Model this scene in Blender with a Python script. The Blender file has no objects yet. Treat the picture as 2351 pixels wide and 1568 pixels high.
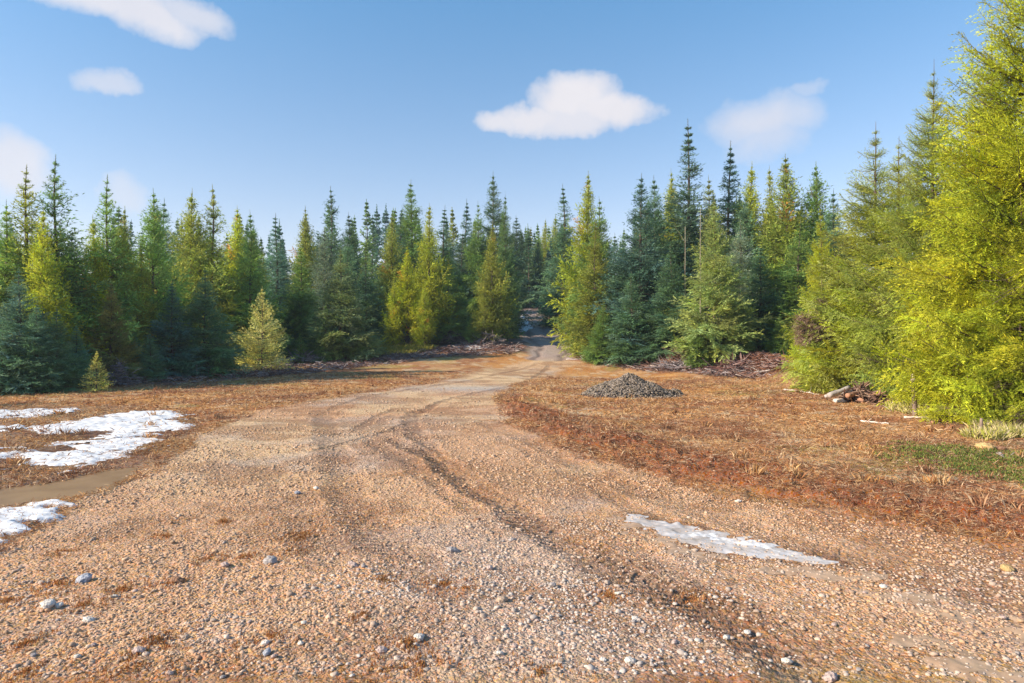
import bpy, math, random
import numpy as np
from mathutils import Vector
random.seed(7)
R = math.radians
S = bpy.context.scene
COL = S.collection

# ------------------------------------------------------------------ camera, sky, sun, exposure
CAM_H = 1.7
F = 1567.0            # focal length measured on a 2351 px wide copy of the photograph
CX, CY = 1175.5, 784.0
cam_d = bpy.data.cameras.new('camera'); cam_d.sensor_width = 36.0; cam_d.lens = 24.0
cam_d.clip_start = 0.05; cam_d.clip_end = 6000
cam = bpy.data.objects.new('camera', cam_d); COL.objects.link(cam)
cam.location = (0, 0, CAM_H); cam.rotation_euler = (R(90), 0, 0)
S.camera = cam
SUN_AZ, SUN_EL = 108.0, 30.0       # degrees left of the view direction, degrees above the horizon
sdir = Vector((-math.sin(R(SUN_AZ)) * math.cos(R(SUN_EL)), math.cos(R(SUN_AZ)) * math.cos(R(SUN_EL)), math.sin(R(SUN_EL))))
sun_d = bpy.data.lights.new('sun', 'SUN'); sun_d.energy = 4.3; sun_d.angle = R(0.5); sun_d.color = (1.0, 0.86, 0.66)
sun = bpy.data.objects.new('sun', sun_d); COL.objects.link(sun)
sun.rotation_euler = (-sdir).to_track_quat('-Z', 'Y').to_euler()
S.view_settings.view_transform = 'Standard'; S.view_settings.look = 'None'
S.view_settings.gamma = 1.0; S.view_settings.exposure = 0.95
S.cycles.max_bounces = 6; S.cycles.diffuse_bounces = 3; S.cycles.glossy_bounces = 2
S.cycles.transmission_bounces = 4; S.cycles.transparent_max_bounces = 4
S.cycles.use_denoising = True

def build_world():
    w = bpy.data.worlds.new('World'); S.world = w; w.use_nodes = True
    nt = w.node_tree; N = nt.nodes; L = nt.links; N.clear()
    out = N.new('ShaderNodeOutputWorld'); bg = N.new('ShaderNodeBackground')
    sky = N.new('ShaderNodeTexSky'); sky.sky_type = 'NISHITA'; sky.sun_disc = False
    sky.sun_elevation = R(SUN_EL); sky.sun_rotation = R(-SUN_AZ)
    sky.altitude = 1200; sky.air_density = 1.0; sky.dust_density = 0.6; sky.ozone_density = 2.0
    def m(op, a, b=None, c=None, clamp=False):
        n = N.new('ShaderNodeMath'); n.operation = op; n.use_clamp = clamp
        for i, v in enumerate((a, b, c)):
            if v is None: continue
            if isinstance(v, (int, float)): n.inputs[i].default_value = v
            else: L.new(v, n.inputs[i])
        return n.outputs[0]
    tc = N.new('ShaderNodeTexCoord'); d = tc.outputs['Generated']
    sp = N.new('ShaderNodeSeparateXYZ'); L.new(d, sp.inputs[0])
    az0 = m('ARCTAN2', sp.outputs[0], sp.outputs[1]); el0 = m('ARCSINE', sp.outputs[2])
    nz = N.new('ShaderNodeTexNoise'); nz.inputs['Scale'].default_value = 9.0; nz.inputs['Detail'].default_value = 8.0
    nz.inputs['Roughness'].default_value = 0.6; L.new(d, nz.inputs['Vector'])
    sc = N.new('ShaderNodeSeparateColor'); L.new(nz.outputs['Color'], sc.inputs[0])
    az = m('ADD', az0, m('MULTIPLY', m('SUBTRACT', sc.outputs[0], 0.5), 0.12))
    el = m('ADD', el0, m('MULTIPLY', m('SUBTRACT', sc.outputs[1], 0.5), 0.075))
    blobs = [  # px, py, rx, ry, strength, softness
        (1325, 226, 102, 52, 1.0, .75), (1235, 268, 120, 32, .95, .8), (1145, 277, 68, 28, .9, .85), (1415, 247, 100, 36, 1.0, .75), (1330, 275, 120, 30, .9, .8),
        (1745, 275, 120, 54, .75, 1.1), (1760, 315, 80, 52, .55, 1.1), (1850, 212, 45, 14, .35, .9),
        (230, 0, 230, 44, .9, .8), (330, 45, 130, 44, .9, .75), (440, 28, 110, 34, .75, .9), (400, 78, 50, 20, .5, .9),
        (228, 186, 66, 26, .6, .8), (10, 372, 115, 85, .8, .8), (295, 432, 50, 46, .45, .9)]
    dens = None; core = None
    for (px, py, rx, ry, st, so) in blobs:
        a = math.atan((px - CX) / F); e = math.atan((CY - py) / F * math.cos(a))
        ra = rx / F * math.cos(a) ** 2; re = ry / F * math.cos(a)
        q = m('SQRT', m('ADD', m('POWER', m('DIVIDE', m('ABSOLUTE', m('SUBTRACT', az, a)), ra), 2.0),
                        m('POWER', m('DIVIDE', m('ABSOLUTE', m('SUBTRACT', el, e)), re), 2.0)))
        v = m('MULTIPLY', m('DIVIDE', m('SUBTRACT', 1.15, q), so, clamp=True), st)
        v = m('MULTIPLY', v, m('SUBTRACT', 2.0, m('DIVIDE', v, st)))
        dens = v if dens is None else m('MAXIMUM', dens, v)
    # deepen the blue with height, as clear mountain air does
    tint = N.new('ShaderNodeMixRGB'); tint.blend_type = 'MULTIPLY'; tint.inputs[0].default_value = 1.0
    ramp = N.new('ShaderNodeValToRGB'); L.new(m('DIVIDE', el0, 0.75, clamp=True), ramp.inputs[0])
    ramp.color_ramp.elements[0].color = (1.36, .87, .70, 1); ramp.color_ramp.elements[1].position = .7; ramp.color_ramp.elements[1].color = (.60, 1.0, 1.07, 1)
    L.new(sky.outputs[0], tint.inputs[1]); L.new(ramp.outputs[0], tint.inputs[2])
    mix = N.new('ShaderNodeMixRGB'); L.new(m('MULTIPLY', dens, 0.92), mix.inputs[0])
    L.new(tint.outputs[0], mix.inputs[1])
    cc = N.new('ShaderNodeMixRGB'); L.new(m('ADD', m('MULTIPLY', sc.outputs[2], .8), .1, clamp=True), cc.inputs[0])
    cc.inputs[1].default_value = (3.3, 3.2, 3.5, 1); cc.inputs[2].default_value = (4.5, 4.25, 4.2, 1)
    L.new(cc.outputs[0], mix.inputs[2])
    L.new(mix.outputs[0], bg.inputs[0]); bg.inputs[1].default_value = 0.12
    L.new(bg.outputs[0], out.inputs[0])
build_world()

# ------------------------------------------------------------------ helpers
rng = np.random.default_rng(11)
def hash2(ix, iy, seed):
    h = (ix.astype(np.int64) * 374761393 + iy.astype(np.int64) * 668265263 + seed * 974711) & 0xffffffff
    h = ((h ^ (h >> 13)) * 1274126177) & 0xffffffff
    h = h ^ (h >> 16)
    return (h & 0xffff).astype(np.float32) / 65535.0
def vnoise(x, y, seed=0):
    ix = np.floor(x); iy = np.floor(y); fx = x - ix; fy = y - iy
    fx = fx * fx * (3 - 2 * fx); fy = fy * fy * (3 - 2 * fy)
    a = hash2(ix, iy, seed); b = hash2(ix + 1, iy, seed); c = hash2(ix, iy + 1, seed); d = hash2(ix + 1, iy + 1, seed)
    return (a + (b - a) * fx) * (1 - fy) + (c + (d - c) * fx) * fy
def fbm(x, y, sc, octv=4, seed=0, rough=.5):
    x = np.asarray(x, dtype=np.float64); y = np.asarray(y, dtype=np.float64)
    s = 0; a = 1; t = 0
    for o in range(octv):
        f = 2.03 ** o / sc
        s = s + a * vnoise(x * f + 17.3 * o, y * f - 9.1 * o, seed + o); t += a; a *= rough
    return s / t                    # 0..1
def sst(a, b, x):
    t = np.clip((x - a) / (b - a), 0, 1); return t * t * (3 - 2 * t)

def tag(o, label=None, cat=None, group=None, kind=None):
    if label: o['label'] = label
    if cat: o['category'] = cat
    if group: o['group'] = group
    if kind: o['kind'] = kind
    return o
def mesh_np(name, V, Fc, mat, col=None, smooth=False, attrs=None):
    me = bpy.data.meshes.new(name); V = np.asarray(V, dtype=np.float32); Fc = np.asarray(Fc, dtype=np.int32)
    k = Fc.shape[1]; n = len(Fc)
    me.vertices.add(len(V)); me.vertices.foreach_set('co', V.ravel())
    me.loops.add(n * k); me.loops.foreach_set('vertex_index', Fc.ravel())
    me.polygons.add(n); me.polygons.foreach_set('loop_start', np.arange(0, n * k, k, dtype=np.int32))
    me.polygons.foreach_set('loop_total', np.full(n, k, dtype=np.int32))
    if smooth: me.polygons.foreach_set('use_smooth', np.ones(n, dtype=bool))
    if col is not None:
        a = me.color_attributes.new('col', 'FLOAT_COLOR', 'POINT')
        c = np.ones((len(V), 4), dtype=np.float32); c[:, :3] = col; a.data.foreach_set('color', c.ravel())
    for kx, vx in (attrs or {}).items():
        a = me.attributes.new(kx, 'FLOAT', 'POINT'); a.data.foreach_set('value', np.asarray(vx, dtype=np.float32))
    me.materials.append(mat); me.update(calc_edges=True)
    return me
def link(name, me, parent=None):
    o = bpy.data.objects.new(name, me); COL.objects.link(o)
    if parent: o.parent = parent
    return o
def empty(name, loc, rz=0):
    o = bpy.data.objects.new(name, None); COL.objects.link(o); o.location = loc; o.rotation_euler = (0, 0, rz)
    o.empty_display_size = .3
    return o
class Acc:
    """collects triangles or quads with a colour for every vertex"""
    def __init__(s, k): s.k = k; s.V = []; s.F = []; s.C = []; s.n = 0
    def add(s, V, Fc, C):
        V = np.asarray(V, dtype=np.float32).reshape(-1, 3); C = np.asarray(C, dtype=np.float32)
        if C.ndim == 1: C = np.tile(C, (len(V), 1))
        s.V.append(V); s.F.append(np.asarray(Fc, dtype=np.int64) + s.n); s.C.append(C); s.n += len(V)
    def mesh(s, name, mat, smooth=False):
        return mesh_np(name, np.concatenate(s.V), np.concatenate(s.F), mat, np.concatenate(s.C), smooth)
def tube(acc, P, rad, col, sides=6, cap=True):
    """quad tube along points P with radii rad"""
    P = np.asarray(P, float); n = len(P); rad = np.broadcast_to(np.asarray(rad, float), (n,))
    T = np.gradient(P, axis=0); T /= np.linalg.norm(T, axis=1)[:, None] + 1e-9
    up = np.array([0, 0, 1.0]) if abs(T[0][2]) < .8 else np.array([1.0, 0, 0])
    A = np.cross(T, up); A /= np.linalg.norm(A, axis=1)[:, None] + 1e-9; B = np.cross(T, A)
    th = np.arange(sides) * 2 * math.pi / sides
    V = P[:, None, :] + rad[:, None, None] * (np.cos(th)[None, :, None] * A[:, None, :] + np.sin(th)[None, :, None] * B[:, None, :])
    i = np.arange(n - 1)[:, None] * sides; j = np.arange(sides)[None, :]; j2 = (j + 1) % sides
    Fq = np.stack([i + j, i + j2, i + sides + j2, i + sides + j], -1).reshape(-1, 4)
    V = V.reshape(-1, 3)
    if cap:
        V = np.concatenate([V, P[:1], P[-1:]]); c0 = n * sides; c1 = c0 + 1; b = (n - 1) * sides
        e = []
        for a in range(0, sides, 2):
            e.append((c0, (a + 2) % sides, (a + 1) % sides, a)); e.append((c1, b + a, b + (a + 1) % sides, b + (a + 2) % sides))
        Fq = np.concatenate([Fq, np.array(e)])
    acc.add(V, Fq, col)

# ------------------------------------------------------------------ materials
def mat_attr(name, rough=0.9, bump=0.0, bscale=60, vary=0.25, vscale=8, spec=0.25, objcol=False, transl=0.0):
    m = bpy.data.materials.new(name); m.use_nodes = True; nt = m.node_tree; N = nt.nodes; L = nt.links
    b = N['Principled BSDF']; out = N['Material Output']
    b.inputs['Roughness'].default_value = rough; b.inputs['Specular IOR Level'].default_value = spec
    at = N.new('ShaderNodeAttribute'); at.attribute_name = 'col'
    cur = at.outputs['Color']
    if objcol:
        oi = N.new('ShaderNodeObjectInfo'); mx = N.new('ShaderNodeMixRGB'); mx.blend_type = 'MULTIPLY'; mx.inputs[0].default_value = 1
        L.new(cur, mx.inputs[1]); L.new(oi.outputs['Color'], mx.inputs[2]); cur = mx.outputs[0]
    if vary:
        tc = N.new('ShaderNodeTexCoord'); nz = N.new('ShaderNodeTexNoise'); nz.inputs['Scale'].default_value = vscale
        nz.inputs['Detail'].default_value = 4; L.new(tc.outputs['Object'], nz.inputs['Vector'])
        mr = N.new('ShaderNodeMapRange'); mr.inputs['From Min'].default_value = .3; mr.inputs['From Max'].default_value = .7
        mr.inputs['To Min'].default_value = 1 - vary; mr.inputs['To Max'].default_value = 1 + vary
        L.new(nz.outputs['Fac'], mr.inputs['Value'])
        mx = N.new('ShaderNodeVectorMath'); mx.operation = 'SCALE'; L.new(cur, mx.inputs[0]); L.new(mr.outputs[0], mx.inputs['Scale'])
        cur = mx.outputs[0]
    L.new(cur, b.inputs['Base Color'])
    if bump:
        tc = N.new('ShaderNodeTexCoord'); nz = N.new('ShaderNodeTexNoise'); nz.inputs['Scale'].default_value = bscale
        nz.inputs['Detail'].default_value = 4; L.new(tc.outputs['Object'], nz.inputs['Vector'])
        bp = N.new('ShaderNodeBump'); bp.inputs['Strength'].default_value = bump; bp.inputs['Distance'].default_value = .01
        L.new(nz.outputs['Fac'], bp.inputs['Height']); L.new(bp.outputs[0], b.inputs['Normal'])
    if transl:
        tr = N.new('ShaderNodeBsdfTranslucent'); L.new(cur, tr.inputs['Color']); mx = N.new('ShaderNodeMixShader')
        mx.inputs[0].default_value = transl; L.new(b.outputs[0], mx.inputs[1]); L.new(tr.outputs[0], mx.inputs[2])
        L.new(mx.outputs[0], out.inputs['Surface'])
    return m
M_leaf = mat_attr('needles', .65, vary=.22, vscale=1.3, spec=.25, objcol=True, transl=.3)
M_bark = mat_attr('bark', .9, bump=.8, bscale=30, vary=.3, vscale=6, objcol=True)
M_stone = mat_attr('stone', .85, bump=.25, bscale=120, vary=.15, vscale=25)
M_straw = mat_attr('dry_grass', .8, vary=.2, vscale=.7, transl=.25)
M_twig = mat_attr('dead_twigs', .9, vary=.25, vscale=2)
M_moss = mat_attr('leafy_cover', .7, vary=.25, vscale=3, transl=.25)

def mat_ground():
    m = bpy.data.materials.new('ground_soil'); m.use_nodes = True; nt = m.node_tree; N = nt.nodes; L = nt.links
    b = N['Principled BSDF']; b.inputs['Specular IOR Level'].default_value = .3
    def at(n):
        a = N.new('ShaderNodeAttribute'); a.attribute_name = n; return a
    def mth(op, a, b2=None, clamp=False):
        n = N.new('ShaderNodeMath'); n.operation = op; n.use_clamp = clamp
        for i, v in enumerate((a, b2)):
            if v is None: continue
            if isinstance(v, (int, float)): n.inputs[i].default_value = v
            else: L.new(v, n.inputs[i])
        return n.outputs[0]
    tc = N.new('ShaderNodeTexCoord'); P = tc.outputs['Object']
    def noise(sc, det=4, rough=.55):
        n = N.new('ShaderNodeTexNoise'); n.inputs['Scale'].default_value = sc; n.inputs['Detail'].default_value = det
        n.inputs['Roughness'].default_value = rough; L.new(P, n.inputs['Vector']); return n
    def voro(sc, feat='F1'):
        n = N.new('ShaderNodeTexVoronoi'); n.feature = feat; n.inputs['Scale'].default_value = sc; L.new(P, n.inputs['Vector']); return n
    n1 = noise(26, 5, .65); n2 = noise(90, 3, .6); n3 = noise(3.2, 5)
    v1 = voro(55); v2 = voro(24)
    col = at('col').outputs['Color']; grit = at('grit').outputs['Fac']; wet = at('wet').outputs['Fac']
    # grain colour: every grain of the gravel has a slightly different brightness
    g = N.new('ShaderNodeSeparateColor'); L.new(v1.outputs['Color'], g.inputs[0])
    k = mth('ADD', mth('MULTIPLY', mth('SUBTRACT', g.outputs[0], .5), mth('MULTIPLY', grit, .55)), 1.0)
    k = mth('MULTIPLY', k, mth('ADD', mth('MULTIPLY', mth('SUBTRACT', n1.outputs['Fac'], .5), 1.1), 1.0))
    k = mth('MULTIPLY', k, mth('ADD', mth('MULTIPLY', mth('SUBTRACT', n3.outputs['Fac'], .5), .5), 1.0))
    sc = N.new('ShaderNodeVectorMath'); sc.operation = 'SCALE'; L.new(col, sc.inputs[0]); L.new(k, sc.inputs['Scale'])
    hs = N.new('ShaderNodeHueSaturation'); L.new(sc.outputs[0], hs.inputs['Color'])
    L.new(mth('ADD', mth('MULTIPLY', mth('SUBTRACT', g.outputs[1], .5), .03), .5), hs.inputs['Hue'])
    L.new(mth('ADD', mth('MULTIPLY', mth('SUBTRACT', g.outputs[2], .5), .5), 1.0), hs.inputs['Saturation'])
    L.new(hs.outputs[0], b.inputs['Base Color'])
    L.new(mth('SUBTRACT', .93, mth('MULTIPLY', wet, .55)), b.inputs['Roughness'])
    # relief: grains, clods, tyre tread bars
    h = mth('MULTIPLY', mth('SUBTRACT', 1.0, mth('MULTIPLY', v1.outputs['Distance'], 1.3)), mth('MULTIPLY', grit, .55))
    h = mth('ADD', h, mth('MULTIPLY', mth('SUBTRACT', 1.0, v2.outputs['Distance']), mth('MULTIPLY', grit, .6)))
    h = mth('ADD', h, mth('MULTIPLY', n1.outputs['Fac'], 1.3)); h = mth('ADD', h, mth('MULTIPLY', n2.outputs['Fac'], .5))
    n4 = noise(9, 4, .7); h = mth('ADD', h, mth('MULTIPLY', n4.outputs['Fac'], 2.6))
    h = mth('MULTIPLY', h, mth('SUBTRACT', 1.0, mth('MULTIPLY', wet, .85)))
    ts = at('tread_s').outputs['Fac']; tm = at('tread_m').outputs['Fac']; tt = at('tread_t').outputs['Fac']
    ph = mth('MULTIPLY', mth('ADD', mth('ADD', ts, mth('MULTIPLY', mth('ABSOLUTE', tt), .5)), mth('MULTIPLY', n1.outputs['Fac'], .022)), 6.2832 / .11)
    bar = mth('MULTIPLY', mth('ADD', mth('MULTIPLY', mth('SINE', ph), .75), .5, clamp=True), mth('MULTIPLY', tm, 1.9))
    h = mth('ADD', h, bar)
    bp = N.new('ShaderNodeBump'); bp.inputs['Strength'].default_value = 1.0; bp.inputs['Distance'].default_value = .016
    L.new(h, bp.inputs['Height']); L.new(bp.outputs[0], b.inputs['Normal'])
    return m
M_ground = mat_ground()
def mat_simple(name, c1, c2, rough, scale, bump=.3, bdist=.02, spec=.5, sss=0):
    m = bpy.data.materials.new(name); m.use_nodes = True; nt = m.node_tree; N = nt.nodes; L = nt.links; b = N['Principled BSDF']
    b.inputs['Roughness'].default_value = rough; b.inputs['Specular IOR Level'].default_value = spec
    tc = N.new('ShaderNodeTexCoord'); nz = N.new('ShaderNodeTexNoise'); nz.inputs['Scale'].default_value = scale; nz.inputs['Detail'].default_value = 6
    L.new(tc.outputs['Object'], nz.inputs['Vector']); rp = N.new('ShaderNodeValToRGB'); L.new(nz.outputs['Fac'], rp.inputs[0])
    rp.color_ramp.elements[0].position = .35; rp.color_ramp.elements[1].position = .62
    rp.color_ramp.elements[0].color = (*c1, 1); rp.color_ramp.elements[1].color = (*c2, 1); L.new(rp.outputs[0], b.inputs['Base Color'])
    bp = N.new('ShaderNodeBump'); bp.inputs['Strength'].default_value = bump; bp.inputs['Distance'].default_value = bdist
    L.new(nz.outputs['Fac'], bp.inputs['Height']); L.new(bp.outputs[0], b.inputs['Normal'])
    return m
M_snow = mat_simple('snow', (.62, .60, .60), (.80, .80, .82), .55, 9, .5)
M_ice = mat_simple('ice', (.40, .33, .28), (.58, .54, .53), .35, 5, .35, .01)
M_ice2 = mat_simple('snow_crust', (.48, .44, .42), (.78, .77, .78), .5, 14, .5)
M_puddle = mat_simple('muddy_water', (.24, .14, .06), (.31, .19, .09), .38, 2.2, .06, .02, .25)
M_silt = mat_simple('wet_silt', (.36, .225, .135), (.46, .31, .20), .5, 6, .25, .008)

# ------------------------------------------------------------------ terrain
CP = []
def cpx(px, py, d): CP.append(((px - CX) / F * d, d, CAM_H - (py - CY) / F * d))
for x in (-40, -18, -8, 0, 8, 18, 40):
    for y in (-60, -20, 0, 8, 16): CP.append((x, y, 0.0))
for a in [(0, 900, 23), (200, 885, 25), (350, 873, 28), (500, 860, 31), (600, 850, 32.5), (750, 826, 38), (900, 806, 42), (1000, 800, 43),
          (1150, 790, 45), (1250, 822, 40), (1230, 772, 52), (1205, 712, 72), (1400, 815, 40), (1650, 822, 35.5), (1850, 872, 29),
          (1900, 893, 24.5), (1450, 860, 34), (1000, 850, 33), (1200, 860, 32)]: cpx(*a)
CP += [(-60, 45, .6), (-60, 75, 3.0), (-30, 50, 1.6), (-30, 75, 3.4), (35, 40, .8), (40, 75, 4.2), (20, 60, 3.0), (-80, 130, 8), (0, 130, 9.5), (80, 130, 8),
       (-200, 300, 14), (0, 300, 15), (200, 300, 14), (-400, 0, 4), (400, 0, 4), (0, -400, 0), (0, 700, 16), (-60, 20, 0), (60, 20, 0.3)]
CP = np.array(CP); _n = len(CP)
def _phi(r): return r ** 2 * np.log(r + 1e-6)
_D = np.linalg.norm(CP[:, None, :2] - CP[None, :, :2], axis=2)
_A = np.zeros((_n + 3, _n + 3)); _A[:_n, :_n] = _phi(_D) + np.eye(_n) * 8; _A[:_n, _n:] = np.c_[np.ones(_n), CP[:, :2]]; _A[_n:, :_n] = _A[:_n, _n:].T
_W = np.linalg.solve(_A, np.r_[CP[:, 2], 0, 0, 0])
def base_h(x, y):
    x = np.asarray(x, float); y = np.asarray(y, float)
    rr = np.sqrt(x * x + y * y) + 1e-9; q = np.minimum(1, 650 / rr); x = x * q; y = y * q
    s = _W[_n] + _W[_n + 1] * x + _W[_n + 2] * y
    for i in range(_n): s = s + _W[i] * _phi(np.sqrt((x - CP[i, 0]) ** 2 + (y - CP[i, 1]) ** 2))
    return s * sst(13, 24, np.sqrt(x * x + y * y))
def gp(px, py):
    """the point of the terrain seen at a pixel of the 2351 px wide photograph"""
    d = np.geomspace(2.2, 160, 900); x = (px - CX) / F * d; z = CAM_H - (py - CY) / F * d
    hit = np.nonzero(z <= base_h(x, d))[0]
    i = hit[0] if len(hit) else len(d) - 1
    return (float(x[i]), float(d[i]))
def gpoly(pts): return np.array([gp(*p) for p in pts])
def seg_dist(x, y, P, closed=True):
    """distance to a polyline, arc length and side of the nearest point"""
    best = np.full(x.shape, 1e9); s_ = np.zeros(x.shape); t_ = np.zeros(x.shape); acc = 0
    n = len(P) if closed else len(P) - 1
    for i in range(n):
        a = P[i]; b = P[(i + 1) % len(P)]; d = b - a; l = float(np.hypot(*d)) + 1e-9; u = d / l
        ax = x - a[0]; ay = y - a[1]; s = np.clip(ax * u[0] + ay * u[1], 0, l)
        ex = ax - s * u[0]; ey = ay - s * u[1]; e = np.hypot(ex, ey); k = e < best
        best = np.where(k, e, best); s_ = np.where(k, acc + s, s_); t_ = np.where(k, ax * u[1] - ay * u[0], t_); acc += l
    return best, s_, t_
def inside(x, y, P):
    c = np.zeros(x.shape, bool)
    for i in range(len(P)):
        a = P[i]; b = P[i - 1]
        if a[1] == b[1]: continue
        c ^= ((a[1] > y) != (b[1] > y)) & (x < (b[0] - a[0]) * (y - a[1]) / (b[1] - a[1]) + a[0])
    return c
def sdf(x, y, P):
    e, _, _ = seg_dist(x, y, P); return np.where(inside(x, y, P), e, -e)     # positive inside
def smooth_path(pts, n=8):
    P = gpoly(pts); out = []
    P = np.vstack([2 * P[0] - P[1], P, 2 * P[-1] - P[-2]])
    for i in range(1, len(P) - 2):
        for t in np.arange(n) / n:
            a, b, c, d = P[i - 1], P[i], P[i + 1], P[i + 2]
            out.append(.5 * (2 * b + (c - a) * t + (2 * a - 5 * b + 4 * c - d) * t * t + (3 * b - a - 3 * c + d) * t ** 3))
    out.append(P[-2]); return np.array(out)

# zones of the clearing, outlined in the photograph and dropped onto the ground
Z_gravel = gpoly([(1262, 824), (1190, 832), (1090, 858), (1000, 876), (850, 902), (700, 925), (600, 940), (520, 968), (450, 1000), (400, 1040), (320, 1085),
                  (240, 1120), (120, 1160), (0, 1225), (-250, 1330), (-700, 1560), (2900, 1560), (2700, 1380), (2351, 1275), (2100, 1222), (1900, 1190), (1700, 1150),
                  (1500, 1095), (1340, 1040), (1210, 990), (1150, 945), (1140, 905), (1190, 880), (1290, 850), (1330, 832)])
Z_clear = gpoly([(-600, 915), (0, 905), (200, 892), (400, 882), (560, 862), (700, 842), (820, 822), (1000, 808), (1180, 806), (1300, 822), (1420, 842), (1600, 858),
                 (1800, 872), (1880, 892), (1960, 915), (2060, 945), (2180, 975), (2300, 1000), (2500, 1060), (2900, 1200), (3200, 1700), (-1500, 1700)])
L_mud = smooth_path([(1150, 905), (1180, 945), (1260, 990), (1400, 1040), (1560, 1085), (1750, 1135), (1950, 1175), (2150, 1210), (2351, 1250), (2700, 1340)])
L_road = smooth_path([(1262, 822), (1268, 800), (1248, 780), (1232, 765), (1222, 745), (1213, 728), (1206, 714)])
L_bank = smooth_path([(1540, 836), (1640, 832), (1730, 842), (1800, 860), (1865, 884)])
TR = [(smooth_path(p), w, m) for p, w, m in [
    ([(955, 945), (945, 965), (960, 1005), (1010, 1060), (1085, 1115), (1180, 1180), (1290, 1250), (1420, 1310), (1560, 1375), (1680, 1440), (1850, 1560)], .2, .85),
    ([(738, 945), (750, 985), (775, 1050), (790, 1110), (830, 1180), (900, 1250), (1010, 1350)], .24, .6),
    ([(850, 1010), (930, 1060), (1010, 1110), (1080, 1170)], .16, .5),
    ([(770, 1000), (860, 1003), (950, 1035), (1040, 1095), (1130, 1160)], .15, .8),
    ([(1120, 975), (1220, 1018), (1340, 1080), (1480, 1135), (1640, 1190), (1850, 1260), (2351, 1420)], .18, .4),
    ([(1150, 1010), (1290, 1080), (1420, 1150), (1560, 1220)], .13, .4),
    ([(980, 955), (1060, 958), (1150, 970), (1260, 985)], .07, .9),
    ([(1430, 1270), (1520, 1320), (1620, 1370), (1720, 1425), (1850, 1530)], .24, .55),
    ([(958, 955), (1010, 925), (1090, 905), (1200, 880), (1262, 840)], .14, .7),
    ([(742, 950), (800, 925), (880, 905), (990, 888), (1120, 865), (1235, 835)], .14, .6),
    ([(905, 940), (860, 960), (820, 990)], .12, .6),
    ([(955, 965), (900, 990), (840, 1010), (740, 1035)], .12, .75),
    ([(560, 1040), (640, 1100), (700, 1180), (780, 1290)], .25, .35)]]

def zones(x, y):
    wx = x + (fbm(x, y, 1.1, 3, 5) - .5) * .8; wy = y + (fbm(x, y, 1.1, 3, 9) - .5) * .8
    g = sst(-.35, .35, sdf(wx, wy, Z_gravel)); c = sst(-.5, .5, sdf(wx, wy, Z_clear))
    e, s, t = seg_dist(wx, wy, L_mud, False)
    r = np.hypot(x, y); wid = .45 + .6 * sst(20, 6, r)
    mud = np.exp(-((t + wid * .7) / wid) ** 2) * (e < 3) * sst(24, 17, r)       # lies on the field side of the line
    er, _, tr_ = seg_dist(wx, wy, L_road, False); road = sst(1.75, 1.2, er)
    return g, c, mud, road, e, t, er, tr_
def tracks(x, y):
    x = x + (fbm(x, y, .45, 3, 301) - .5) * .22; y = y + (fbm(x, y, .45, 3, 305) - .5) * .22
    S_ = np.zeros(x.shape); M = np.zeros(x.shape); T = np.zeros(x.shape); rut = np.zeros(x.shape)
    for P, w, st in TR:
        e, s, t = seg_dist(x, y, P, False); k = sst(w * 1.45, w * .55, e) * st * (.55 + .9 * fbm(x, y, .8, 2, 309))
        up = k > M; S_ = np.where(up, s, S_); T = np.where(up, t, T); M = np.maximum(M, k)
        rut -= .022 * st * np.exp(-(e / (w * .9)) ** 4) - .014 * st * np.exp(-((e - w * 1.25) / (w * .35)) ** 2)
    return S_, M, T, rut
Z_pud = None
def hgt(x, y, full=False):
    x = np.asarray(x, float); y = np.asarray(y, float); one = x.ndim == 0
    if one: x = x[None]; y = y[None]
    r = np.hypot(x, y)
    g, c, mud, road, e, t, er, trd = zones(x, y); S_, M, T, rut = tracks(x, y)
    h = base_h(x, y)
    near = sst(70, 25, r)
    h = h + near * (.05 * (fbm(x, y, 2.6, 3, 31) - .5) * 2)
    rough = .35 + .65 * (1 - g) * c + 2.2 * mud
    h = h + near * rough * .030 * (fbm(x, y, .22, 4, 41) - .5) * 2
    h = h + near * .014 * (fbm(x, y, .055, 2, 51) - .5) * 2 * (.6 + mud * 2)
    h = h + rut * near * .7 + .011 * M * np.clip(np.sin((S_ + .5 * np.abs(T)) * 6.2832 / .11) * 1.3, -.8, .8) * sst(15, 9, r)
    h = h - .05 * np.exp(-((t - .05) / .09) ** 2) * (e < .5) * sst(16, 9, r) * (.4 + fbm(x, y, .5, 2, 61))       # broken edge of the mud band
    h = h + mud * .07
    h = h + (1 - c) * (1 - road) * sst(15, 24, r) * near * .35 * (fbm(x, y, 1.6, 3, 71) - .35)                         # slash and duff under the trees
    if Z_pud is not None:
        k = sst(-.5, .12, sdf(x, y, Z_pud)) * (np.abs(x) < 12) * (y < 12); h = h * (1 - k) + (-.045 + .012 * fbm(x, y, .25, 2, 81)) * k
    eb, _, _ = seg_dist(x, y, L_bank, False); h = h + .55 * np.exp(-(eb / 1.0) ** 2) * (.6 + .8 * fbm(x, y, .9, 3, 91))
    h = h - road * .10 * sst(38, 46, r) - .07 * road * np.exp(-((np.abs(trd) - .75) / .2) ** 2)
    if full: return h, (g, c, mud, road, e, t, er, trd, S_, M, T)
    return float(h[0]) if one else h

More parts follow.
